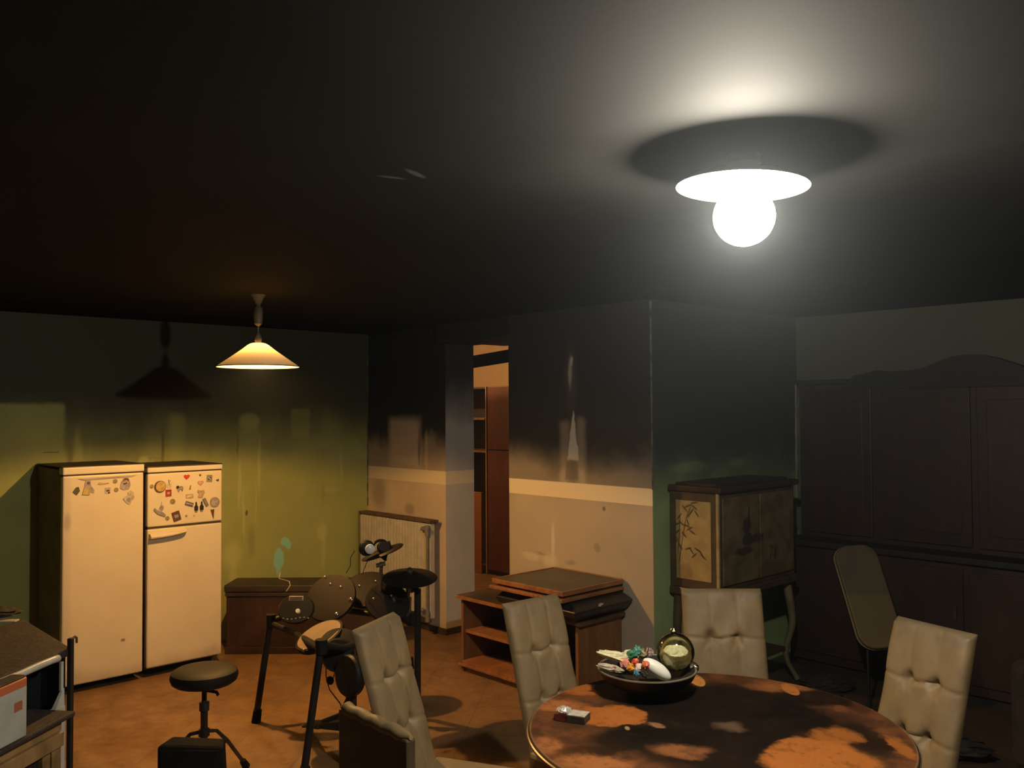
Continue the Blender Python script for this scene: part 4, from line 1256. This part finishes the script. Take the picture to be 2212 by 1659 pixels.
m_chromed = simple('sooty_chrome', (0.10, 0.09, 0.08), 0.4, metal=0.7, var=0.5)
# ------------------------------------------------------------------ drum throne and amplifier
th_ = thing('drum_stool', 'round black padded drum stool on a chrome tripod in front of the fridges', 'stool', (-4.165, 1.865, 0), .35)
SD = -.035
MB().lathe([(.02, .515 + SD), (.135, .518 + SD), (.152, .530 + SD), (.160, .552 + SD), (.154, .576 + SD), (.135, .588 + SD), (.08, .592 + SD), (.01, .592 + SD)], 44).build('seat', simple('black_vinyl', (0.011, 0.010, 0.008), 0.62, var=0.3, spec=0.25), th_, smooth=True)
MB().lathe([(.028, .495 + SD), (.040, .500 + SD), (.045, .514 + SD), (.01, .516 + SD)], 24).build('seat_mount', m_black, th_, smooth=True)
MB().tube([(0, 0, .13), (0, 0, .36)], .017, 16).build('outer_tube', m_chromed, th_, smooth=True)
MB().tube([(0, 0, .34), (0, 0, .50 + SD)], .012, 16).build('post', m_chromed, th_, smooth=True)
MB().lathe([(.018, .35), (.024, .352), (.024, .392), (.018, .394)], 20).build('height_clamp', m_chromed, th_, smooth=True)
MB().tube([(0.012, .0, .485 + SD), (.045, .035, .470 + SD), (.05, .04, .455 + SD)], .008, 8).build('wing_nut', m_black, th_, smooth=True)
MB().lathe([(.019, .225), (.026, .23), (.026, .262), (.019, .267)], 20).build('leg_collar', m_chromed, th_, smooth=True)
for k in range(3):
    a_ = math.radians(100 + 120 * k) - .35
    ca, sa = math.cos(a_), math.sin(a_)
    l_ = MB().tube([(.018 * ca, .018 * sa, .248), (.07 * ca, .07 * sa, .235), (.13 * ca, .13 * sa, .17), (.235 * ca, .235 * sa, .020)], .0095, 10).build('leg', m_chromed, th_, smooth=True)
    MB().tube([(.222 * ca, .222 * sa, .040), (.245 * ca, .245 * sa, .004)], [.016, .020], 12).build('rubber_foot', m_rubber, l_, smooth=True)
    MB().tube([(.016 * ca, .016 * sa, .14), (.13 * ca, .13 * sa, .165)], .006, 8).build('brace', m_chromed, th_, smooth=True)

am_c = on(411, 1602, 'z', .40)
amp = thing('amplifier', 'small black box-shaped amplifier on the floor in front of the drum stool', 'amplifier', (am_c.x, am_c.y, 0), YAW - .04)
MB().hexa([(-.146, -.0, .0), (.140, -.0, .0), (.140, .10, 0), (-.146, .10, 0), (-.146, .0, .380), (.140, .0, .372), (.130, .06, .396), (-.100, .06, .404)]).build('case', m_blackmat, amp, bevel=0.012)
MB().box((-.130, -.006, .02), (.128, .0, .365)).build('grille', m_rubber, amp, bevel=0.004)

# ------------------------------------------------------------------ electronic drum kit
kit = thing('drum_kit', 'black electronic drum kit on a rack in front of the radiator', 'drum kit', (-4.35, 2.75, 0))


def K(mb, name, mat, par=None, smooth=True, bevel=0.0):
    return mb.build(name, mat, par or kit, smooth=smooth, world=True, bevel=bevel)


def disc_m(p, nrm, spin=0.0):
    n_ = Vector(nrm).normalized()
    q = n_.to_track_quat('Z', 'Y').to_matrix().to_4x4()
    return Matrix.Translation(p) @ q


m_tube = simple('black_rack_tube', (0.022, 0.021, 0.019), 0.38, var=0.2, spec=0.15)
m_pad = simple('grey_black_pad', (0.009, 0.007, 0.0055), 0.5, var=0.3, scale=5, spec=0.15)
m_padr = simple('reddish_black_pad', (0.0065, 0.0036, 0.0026), 0.6, var=0.3, scale=5, spec=0.15)
m_snare = simple('cream_mesh_head', (0.22, 0.15, 0.09), 0.6, var=0.15)
# rack legs: front left, front right, rear right
La0, La1 = on(553, 1560, 'z', 0.0), at(585, 1335, 5.08)
Lb0, Lb1 = on(655, 1690, 'z', 0.0), at(694, 1392, 4.38)
Lc1 = at(902, 1272, 5.02)
Lc0 = Vector((Lc1.x - .03, Lc1.y + .02, 0.0))
for p0, p1 in ((La0, La1), (Lb0, Lb1), (Lc0, Lc1)):
    l_ = K(MB().tube([p0 + UP * .02, p1], .019, 16), 'leg', m_tube)
    d_ = (p1 - p0).normalized()
    K(MB().tube([p0 + UP * .0, p0 + d_ * .075], [.027, .024], 16), 'rubber_foot', m_rubber, l_)
# curved crossbars joining the legs
K(MB().tube([La1 - UP * .03, at(640, 1370, 4.95), Lb1 - UP * .02], .017, 14), 'crossbar', m_tube)
K(MB().tube([La1 - UP * .02, at(655, 1315, 5.15), at(740, 1318, 5.2), at(830, 1330, 5.15), at(893, 1335, 5.03)], .018, 14), 'crossbar', m_tube)
K(MB().tube([Lb1, at(742, 1400, 4.50), at(790, 1385, 4.7)], .017, 14), 'crossbar', m_tube)
K(MB().tube([Lb1 - UP * .045, Lb1 + UP * .025], .030, 18), 'clamp', m_black)
K(MB().tube([La1 - UP * .05, La1 + UP * .02], .027, 18), 'clamp', m_black)
c_ = at(893, 1336, 5.03)
K(MB().tube([c_ - UP * .035, c_ + UP * .035], .030, 18), 'clamp', m_black)
K(MB().tube([at(884, 1420, 5.03), at(886, 1445, 5.03)], .023, 12), 'clamp', m_black)


def pad(p, nrm, r_, mat, name, head=None, t=.035):
    M = disc_m(p, nrm)
    o = K(MB().lathe([(r_ * .55, -t), (r_ * .93, -t * .75), (r_, -t * .45), (r_, -.004), (r_ * .985, .003), (r_ * .93, .004), (.01, .004)], 44, M), name, mat)
    if head:
        K(MB().lathe([(r_ * .90, .003), (r_ * .90, .006), (.01, .0065)], 40, M), 'pad_head', head, o)
    return o


def tilt(toward, up):
    """normal tilted towards the given horizontal direction"""
    return (UP * up + Vector(toward) * (1 - up)).normalized()


CAMD = -FWD
# tom pads (dark)
pad(at(714, 1290, 5.15), tilt(CAMD * .9 + RIGHT * -.2, .42), .150, m_padr, 'tom_pad')
pad(at(795, 1272, 5.30), tilt(CAMD, .62), .150, m_padr, 'tom_pad')
pad(at(838, 1300, 4.95), tilt(CAMD * .8 + RIGHT * .3, .45), .125, m_pad, 'tom_pad')
# snare pad, cream head
sn = pad(at(690, 1372, 4.72), tilt(CAMD * .5 - RIGHT * .55, .60), .135, m_padr, 'snare_pad', m_snare, .04)
# dark round pad beside the snare
pad(at(735, 1395, 4.62), tilt(CAMD * .6 + RIGHT * .2, .42), .110, m_black, 'tom_pad')
mb = MB().lathe([(.02, -.03), (.075, -.025), (.085, 0), (.075, .025), (.02, .03)], 28, disc_m(at(730, 1415, 4.55), tilt(CAMD, .25)))
K(mb, 'pad_back', m_black)
# small lugs and bolts catching the light
for i, (px, py, D_) in enumerate(((702, 1247, 5.0), (714, 1262, 5.0), (736, 1268, 5.05), (777, 1266, 5.15), (812, 1256, 5.1), (759, 1296, 4.9), (807, 1294, 4.85), (728, 1328, 4.85), (656, 1405, 4.6), (700, 1404, 4.42), (745, 1402, 4.5), (845, 1287, 4.95))):
    K(MB().ball(at(px, py, D_), .009 if i not in (5, 7) else .016, 10, 8), 'lug', m_chrome)
# drum module with its display
mc = at(640, 1316, 4.98)
MM = disc_m(mc, tilt(CAMD, .35))
mod = K(MB().lathe([(.06, -.03), (.098, -.022), (.104, 0), (.096, .012), (.01, .014)], 36, MM @ Matrix.Diagonal((1, .82, 1, 1))), 'sound_module', m_black)
dsp = at(640, 1293, 4.90)
MD = Matrix.Translation(dsp) @ Matrix.Rotation(YAW, 4, 'Z') @ Matrix.Rotation(-.5, 4, 'X')
K(MB().box((-.040, -.005, -.013), (.040, .006, .013), MD), 'display_frame', simple('grey_bezel', (0.26, 0.22, 0.22), 0.35), mod, smooth=False, bevel=.002)
K(MB().box((-.034, -.007, -.008), (.034, -.004, .008), MD), 'display', simple('dim_display', (0.07, 0.045, 0.04), 0.3), mod, smooth=False)
K(MB().lathe([(.013, 0), (.013, .012), (.010, .016), (.001, .016)], 20, disc_m(at(644, 1321, 4.86), CAMD + UP * .5)), 'dial', simple('silver_dial', (0.75, 0.75, 0.72), 0.3), mod)
for i in range(7):
    px = 612 + i * 9
    K(MB().ball(at(px, 1336 + 2 * math.sin(i), 4.87), (.006, .006, .004), 8, 6), 'button', simple('grey_button', (0.13, 0.13, 0.12), 0.4) if i == 0 else bpy.data.materials['grey_button'], mod)
# crash cymbal pad on its stand
cy = at(885, 1247, 5.0)
MC_ = disc_m(cy, (UP + RIGHT * .03 + CAMD * .16))
cym = K(MB().lathe([(.020, -.012), (.150, -.010), (.157, -.004), (.150, .002), (.06, .016), (.040, .028), (.012, .032)], 52, MC_), 'cymbal_pad', m_pad)
K(MB().lathe([(.012, .03), (.017, .032), (.017, .050), (.008, .056)], 16, MC_), 'wing_nut', m_chrome, cym)
st0, st1 = at(877, 1345, 5.02), cy - UP * .02
K(MB().tube([st0, at(880, 1300, 5.01), st1], .0105, 12), 'cymbal_arm', m_chrome)
K(MB().tube([st0 + RIGHT * .018, at(886, 1290, 5.01)], .008, 12), 'cymbal_arm', m_chrome)
K(MB().tube([cy - UP * .075 - RIGHT * .02, cy - UP * .070 + RIGHT * .05], .012, 10), 'wing_nut', m_black)
K(MB().tube([cy - UP * .085, cy - UP * .045], .020, 14), 'clamp', m_chrome)
# smaller hi-hat pad under the headphones
h1 = at(826, 1192, 4.95)
MH = disc_m(h1, (UP * .92 - RIGHT * .32 + CAMD * .05))
K(MB().lathe([(.030, -.020), (.118, -.008), (.124, -.003), (.118, .002), (.05, .012), (.012, .016)], 44, MH), 'hi_hat_pad', m_pad)
K(MB().lathe([(.006, -.055), (.012, -.04), (.030, -.018)], 16, MH), 'hi_hat_cup', m_black)
K(MB().tube([at(824, 1215, 4.96), at(822, 1250, 4.98), at(821, 1300, 5.0)], .0105, 12), 'hi_hat_arm', m_chrome)
K(MB().tube([at(813, 1222, 4.95), at(832, 1217, 4.95)], .012, 10), 'wing_nut', m_chrome)
K(MB().box((-.030, -.022, -.020), (.030, .022, .022), Matrix.Translation(at(832, 1180, 4.93)) @ Matrix.Rotation(YAW, 4, 'Z') @ Matrix.Rotation(-.25, 4, 'Y')), 'hi_hat_sensor', m_black, smooth=False, bevel=.003)
# black mounting post with knobs behind the armchair
K(MB().ball(at(848, 1300, 4.98), (.035, .03, .045), 16, 10), 'rack_joint', m_black)
K(MB().tube([at(860, 1303, 4.97), at(868, 1298, 4.96)], .014, 10), 'wing_nut', m_black)
K(MB().tube([at(850, 1320, 5.0), at(888, 1345, 5.03)], .024, 14), 'rack_arm', m_padr)
# hanging cables
m_cable = simple('thin_black_cable', (0.02, 0.018, 0.016), 0.5)
K(MB().tube([at(705, 1425, 4.6), at(704, 1460, 4.62), at(712, 1490, 4.65), at(735, 1520, 4.6), at(742, 1545, 4.55)], .003, 6), 'cable', m_cable)
K(MB().tube([at(712, 1420, 4.6), at(724, 1450, 4.65), at(716, 1478, 4.66)], .0028, 6), 'cable', m_cable)
K(MB().ball(at(713, 1470, 4.64), (.026, .018, .022), 14, 10), 'cable_bundle', m_rubber)
K(MB().tube([at(766, 1190, 4.9), at(757, 1205, 4.95), at(757, 1222, 5.0), at(748, 1238, 5.05)], .0022, 6), 'cable', m_cable)
K(MB().tube([at(797, 1206, 4.95), at(790, 1220, 4.97), at(783, 1240, 5.0)], .0022, 6), 'cable', m_cable)
K(MB().tube([at(606, 1235, 5.2), at(603, 1250, 5.15), at(625, 1256, 5.12), at(627, 1265, 5.1), at(618, 1278, 5.02)], .003, 6), 'cable', simple('tan_cable', (0.20, 0.15, 0.09), 0.6))

# kick pad tower with its pedal
kp = at(752, 1460, 4.42)
kick = thing('kick_drum_pad', 'round black kick drum pad on a floor tower behind the nearest chair', 'drum pad', (kp.x, kp.y, 0))
MK = disc_m(kp, CAMD * .7 - RIGHT * .7 + UP * .1)
MB().lathe([(.05, -.04), (.098, -.035), (.104, 0), (.096, .012), (.01, .014)], 40, MK).build('pad', m_black, kick, smooth=True, world=True)
MB().tube([(kp.x, kp.y + .03, 0.02), (kp.x, kp.y + .03, kp.z)], .018, 12).build('tower', m_tube, kick, smooth=True, world=True)
b0 = at(660, 1562, 4.62)
mb = MB().tube([kp + UP * -.05, at(752, 1510, 4.5), at(735, 1545, 4.52), at(700, 1558, 4.55), on(672, 1572, 'z', .02)], [.010, .013, .014, .013, .010], 12)
mb.build('tower_leg', m_tube, kick, smooth=True, world=True)
fp0 = on(748, 1600, 'z', .02)
mb = MB().tube([on(745, 1530, 'z', .30), on(747, 1580, 'z', .06), fp0], [.012, .012, .02], 10)
mb.build('tower_leg', m_tube, kick, smooth=True, world=True)
hp_ = on(705, 1570, 'z', 0.0)
pedal = thing('drum_pedal', 'flat black drum pedal on the floor beside the kick pad', 'pedal', (hp_.x, hp_.y, 0), YAW - .3)
MB().hexa([(-.12, -.04, .0), (.10, -.04, .0), (.10, .04, 0), (-.12, .04, 0), (-.12, -.04, .012), (.10, -.035, .05), (.10, .035, .05), (-.12, .04, .012)]).build('footboard', m_black, pedal, bevel=.004)
MB().box((-.13, -.05, 0), (-.02, .05, .008)).build('base_plate', m_rubber, pedal, bevel=.002)

# headphones lying on the hi-hat pad
hc = at(792, 1184, 4.86)
hd = thing('headphones', 'black headphones with a silver ear cup resting on the drum pad', 'headphones', hc)
ROOT[hd.name] = Matrix.Translation(hc)
Mh = disc_m(hc, CAMD * .9 + RIGHT * .35)
e1 = MB().lathe([(.020, -.020), (.040, -.016), (.044, 0), (.036, .010), (.026, .012)], 32, Mh).build('ear_cup', m_black, hd, smooth=True, world=True)
MB().lathe([(.027, .008), (.026, .018), (.018, .024), (.002, .026)], 28, disc_m(hc + RIGHT * .018 + CAMD * .012 - UP * .002, CAMD * .9 + RIGHT * .35)).build('silver_cap', m_silver, e1, smooth=True, world=True)
pts = []
for i in range(11):
    a_ = PI * i / 10
    pts.append(hc + RIGHT * (.035 + .055 * (1 - math.cos(a_)) / 2 * 1.1) + UP * (.012 + .022 * math.sin(a_)) - CAMD * (.01 + .08 * i / 10))
MB().tube(pts, .008, 10).build('headband', m_black, hd, smooth=True, world=True)
MB().lathe([(.020, -.014), (.036, -.012), (.038, 0), (.030, .010)], 28, disc_m(hc + RIGHT * .09 - CAMD * .03 - UP * .002, CAMD * .5 + RIGHT * .2 + UP * .4)).build('ear_cup', m_black, hd, smooth=True, world=True)

# ------------------------------------------------------------------ burnt cooker in the left foreground
g = NG('charred_hob')
v, x, y, z = g.xyz('obj')
n1, n2 = g.noise(v, 9.0, 5, 0.7), g.noise(v, 38.0, 5, 0.7)
c = g.mix(g.smooth(n1, .35, .68), (0.022, 0.016, 0.011), (0.045, 0.032, 0.024))
c = g.mix(g.mul(g.smooth(n2, .6, .72), .7), c, (0.13, 0.09, 0.07))
m_char = g.out(c, .75, bump=n2, bstr=.8, bdist=.01)
m_whiteen = simple('grubby_white_enamel', (0.62, 0.60, 0.52), 0.35, var=0.35, scale=9)
m_glassb = simple('black_oven_glass', (0.012, 0.016, 0.020), 0.25)
ck_a = math.radians(-52)
CK = Matrix.Translation((-3.617, 1.093, 0)) @ Matrix.Rotation(ck_a, 4, 'Z')   # local +x along the front, +y out of the front
ck = thing('cooker', 'burnt free-standing cooker with a charred hob and black recess at the left edge', 'cooker', M=CK)
QX, QY = -.40, -.51
MB().prism([(0, 0), (.64, 0), (.64 + QX, QY), (QX, QY)], .030, Matrix.Translation((0, 0, .874))).build('hob', m_char, ck, bevel=.005)
rp = [(.075, .0, .889), (.085, .006, .887), (.12, .008, .889), (.20, .007, .889), (.27, .008, .888), (.62, .008, .889)]
MB().tube(rp, [.007, .014, .013, .014, .013, .013], 12).build('rim', m_whiteen, ck, smooth=True)
MB().prism([(.03, -.10), (.64, -.10), (.64 + QX, QY + .01), (QX + .02, QY + .01)], .874).build('body', m_glassb, ck)
MB().box((.026, -.10, .0), (.034, -.004, .874)).build('side_panel', m_glassb, ck)
MB().box((.10, -.10, .0), (.62, .0, .684)).build('lower_body', m_glassb, ck)
MB().box((.036, -.012, .755), (.050, -.004, .862)).build('front_strip', m_whiteen, ck)
MB().box((.034, -.02, .0), (.098, .004, .700)).build('white_stile', m_whiteen, ck, bevel=.003)
MB().hexa([(.034, -.016, .700), (.085, -.016, .700), (.085, .0, .700), (.034, .0, .700), (.034, -.012, .762), (.046, -.012, .752), (.046, -.002, .752), (.034, -.002, .762)]).build('torn_enamel', m_whiteen, ck)
MB().box((.100, -.06, .0), (.128, .008, .690)).build('white_stile', m_whiteen, ck, bevel=.003)
MB().box((.0, -.004, .0), (.018, .014, .942)).build('side_rail', simple('brown_rail', (0.030, 0.022, 0.015), 0.6, spec=0.2), ck, bevel=.002)
MB().tube([(.010, .010, .938), (-.006, .012, .944), (-.016, .012, .938), (-.017, .012, .918)], .0045, 10).build('hook', simple('rusty_hook', (0.20, 0.11, 0.05), 0.5, metal=.5), ck, smooth=True)
MB().box((.099, -.095, .684), (.62, .092, .704)).build('charred_ledge', m_char, ck, bevel=.007)
m_pine = wood('yellowed_pine', (0.40, 0.25, 0.10), (0.30, 0.18, 0.07), 0.5, (5, 1, 1), 4.0, soot=0.45)
MB().box((.135, .0, .645), (.62, .060, .684)).build('top_rail', m_pine, ck)
MB().box((.135, .0, .590), (.62, .072, .642)).build('drawer_front', m_pine, ck, bevel=.003)
MB().box((.135, .0, .05), (.185, .060, .585)).build('door_stile', m_pine, ck, bevel=.002)
MB().box((.189, .0, .05), (.230, .056, .585)).build('door_stile', m_pine, ck, bevel=.002)
MB().box((.230, .0, .05), (.62, .040, .585)).build('dark_panel', m_unitd, ck)
# charred heap on the hob
crumple('charred_cloth', on(10, 1330, 'z', .93) + Vector((-.12, -.03, .0)), (.13, .08, .022), (0, 0, .7), m_char, 'charred crumpled cloth lying on the cooker hob', 'cloth', 77, .18, 18)
o = MB().box((-.07, -.02, 0), (.06, .02, .006)).build('enamel_shard', m_whiteen, bevel=.002)
o.matrix_world = Matrix.Translation(on(6, 1343, 'z', .906)) @ Matrix.Rotation(YAW + .1, 4, 'Z')
tag(o, 'thin white enamel shard on the hob in front of the charred cloth', 'shard')
# white canister with an orange band
bx = thing('canister', 'white slim canister with an orange band standing on the charred ledge of the cooker', 'canister', CK @ Vector((.466, .056, .7045)), ck_a)
g = NG('white_canister')
v, x, y, z = g.xyz('obj')
n = g.noise(v, 8, 3)
c = g.mix(g.smooth(n, .3, .7), (0.50, 0.51, 0.44), (0.38, 0.40, 0.35))
c = g.mix(g.smooth(z, .168, .171), c, (0.55, 0.15, 0.06))
k = g.rect(x, z, -.070, .112, .020, .016, .003)
c = g.mix(k, c, (0.40, 0.13, 0.06))
m_can = g.out(c, .4)


def rrect(w2, h2, r_, n=5):
    out = []
    for cx_, cy_, a0 in ((w2 - r_, h2 - r_, 0), (-w2 + r_, h2 - r_, PI / 2), (-w2 + r_, -h2 + r_, PI), (w2 - r_, -h2 + r_, 3 * PI / 2)):
        for i in range(n + 1):
            a_ = a0 + PI / 2 * i / n
            out.append((cx_ + r_ * math.cos(a_), cy_ + r_ * math.sin(a_)))
    return out


MB().prism(rrect(.120, .032, .016), .198).build('body', m_can, bx, bevel=.004, smooth=True)
MB().prism(rrect(.117, .029, .015), .006, Matrix.Translation((0, 0, .198))).build('lid', m_char, bx, bevel=.003, smooth=True)

# ------------------------------------------------------------------ far right: leaning board, burnt armchair, rubbish
T_, B_ = at(1840, 1180, 5.62), at(1908, 1402, 5.30)
up_ = (T_ - B_)
Lb = up_.length
uz_ = up_.normalized()
nx_ = uz_.cross(RIGHT).normalized()
if nx_.dot(CAMD) < 0:
    nx_ = -nx_
ux_ = uz_.cross(nx_).normalized()
if ux_.dot(RIGHT) < 0:
    ux_ = -ux_
# the outline narrows a little and has rounded ends
MBd = Matrix(((ux_.x, uz_.x, nx_.x, B_.x), (ux_.y, uz_.y, nx_.y, B_.y), (ux_.z, uz_.z, nx_.z, B_.z), (0, 0, 0, 1)))
ib = thing('folding_board', 'tan padded board with rounded ends leaning beside the right-hand chair', 'board', B_)
ROOT[ib.name] = Matrix.Translation(B_)
g = NG('tan_board_cover')
v, x, y, z = g.xyz()
n = g.noise(v, 6, 4)
c = g.mix(g.smooth(n, .3, .7), (0.115, 0.088, 0.045), (0.085, 0.066, 0.038))
c = g.mix(g.smooth(g.add(z, g.mul(g.sub(n, .5), .02)), .66, .645), c, (0.15, 0.105, 0.038))
m_cover = g.out(c, .55)
hw, hl = .135, Lb / 2
ol = [(x_ + 0, y_ + hl) for x_, y_ in rrect(hw, hl, .095, 8)]
mb = MB().prism(ol, .028, MBd @ Matrix.Translation((0, 0, .0)))
mb.build('padded_cover', m_cover, ib, world=True, bevel=.008, smooth=True)
ol3 = [(x_ * 1.03, (y_ - hl) * 1.01 + hl) for x_, y_ in ol]
MB().prism(ol3, .010, MBd @ Matrix.Translation((0.0, 0, -.011))).build('edge_frame', simple('tan_edge', (0.26, 0.19, 0.09), .35), ib, world=True, bevel=.003, smooth=True)
for s_ in (-1, 1):
    p0 = MBd @ Vector((s_ * .07, .08, -.012))
    MB().tube([MBd @ Vector((s_ * .07, hl * 1.6, -.018)), p0, Vector((p0.x + .03, p0.y - .05, 0.01))], .009, 8).build('leg', m_black, ib, world=True, smooth=True)

m_burn = simple('burnt_upholstery', (0.022, 0.016, 0.012), 0.85, var=0.5, scale=9)
ac = thing('burnt_armchair', 'blackened armchair on the floor at the right edge behind the right-hand chair', 'armchair', (-0.90, 4.55, 0), math.radians(-135))
MB().box((-.34, -.36, .10), (.34, .36, .42)).build('seat', m_burn, ac, bevel=.05)
MB().box((-.40, -.36, .10), (-.24, .36, .86)).build('backrest', m_burn, ac, bevel=.06)
MB().box((-.36, -.48, .08), (.34, -.34, .60)).build('armrest', m_burn, ac, bevel=.05)
MB().box((-.36, .34, .08), (.34, .48, .60)).build('armrest', m_burn, ac, bevel=.05)
for sx in (-.3, .28):
    for sy in (-.4, .4):
        MB().tube([(sx, sy, 0), (sx, sy, .11)], .022, 10).build('foot', m_blackmat, ac, smooth=True)
RG = 'charred lumps on the floor at the far right'
deb = [((-1.95, 4.75), .34, .11, .07, 'long charred plank in front of the wall unit', .2), ((-2.62, 4.95), .18, .10, .06, 'charred lump in front of the leaning board', 1.1), ((-1.35, 4.30), .22, .12, .09, 'ragged charred lump behind the right-hand chair', 2.0),
       ((-2.75, 5.35), .16, .10, .05, 'small charred lump beside the lacquer cabinet leg', .6), ((-1.85, 4.25), .20, .12, .08, 'charred cloth heap just behind the round table', 1.6)]
for i, (p, a_, b_, h_, lb, rz_) in enumerate(deb):
    crumple('charred_lump', Vector((p[0], p[1], h_ * .9)), (a_, b_, h_), (0, 0, rz_), m_burn, lb, 'charred lump', 90 + i, .14, 22, RG)
q = on(1827, 1475, 'z', .02)
crumple('white_shard', q + UP * .005, (.030, .022, .014), (.2, .1, .5), simple('white_shard_m', (0.42, 0.42, 0.42), .5), 'small pale crumpled scrap on the dark floor right of the table', 'scrap', 55, .3, 12)
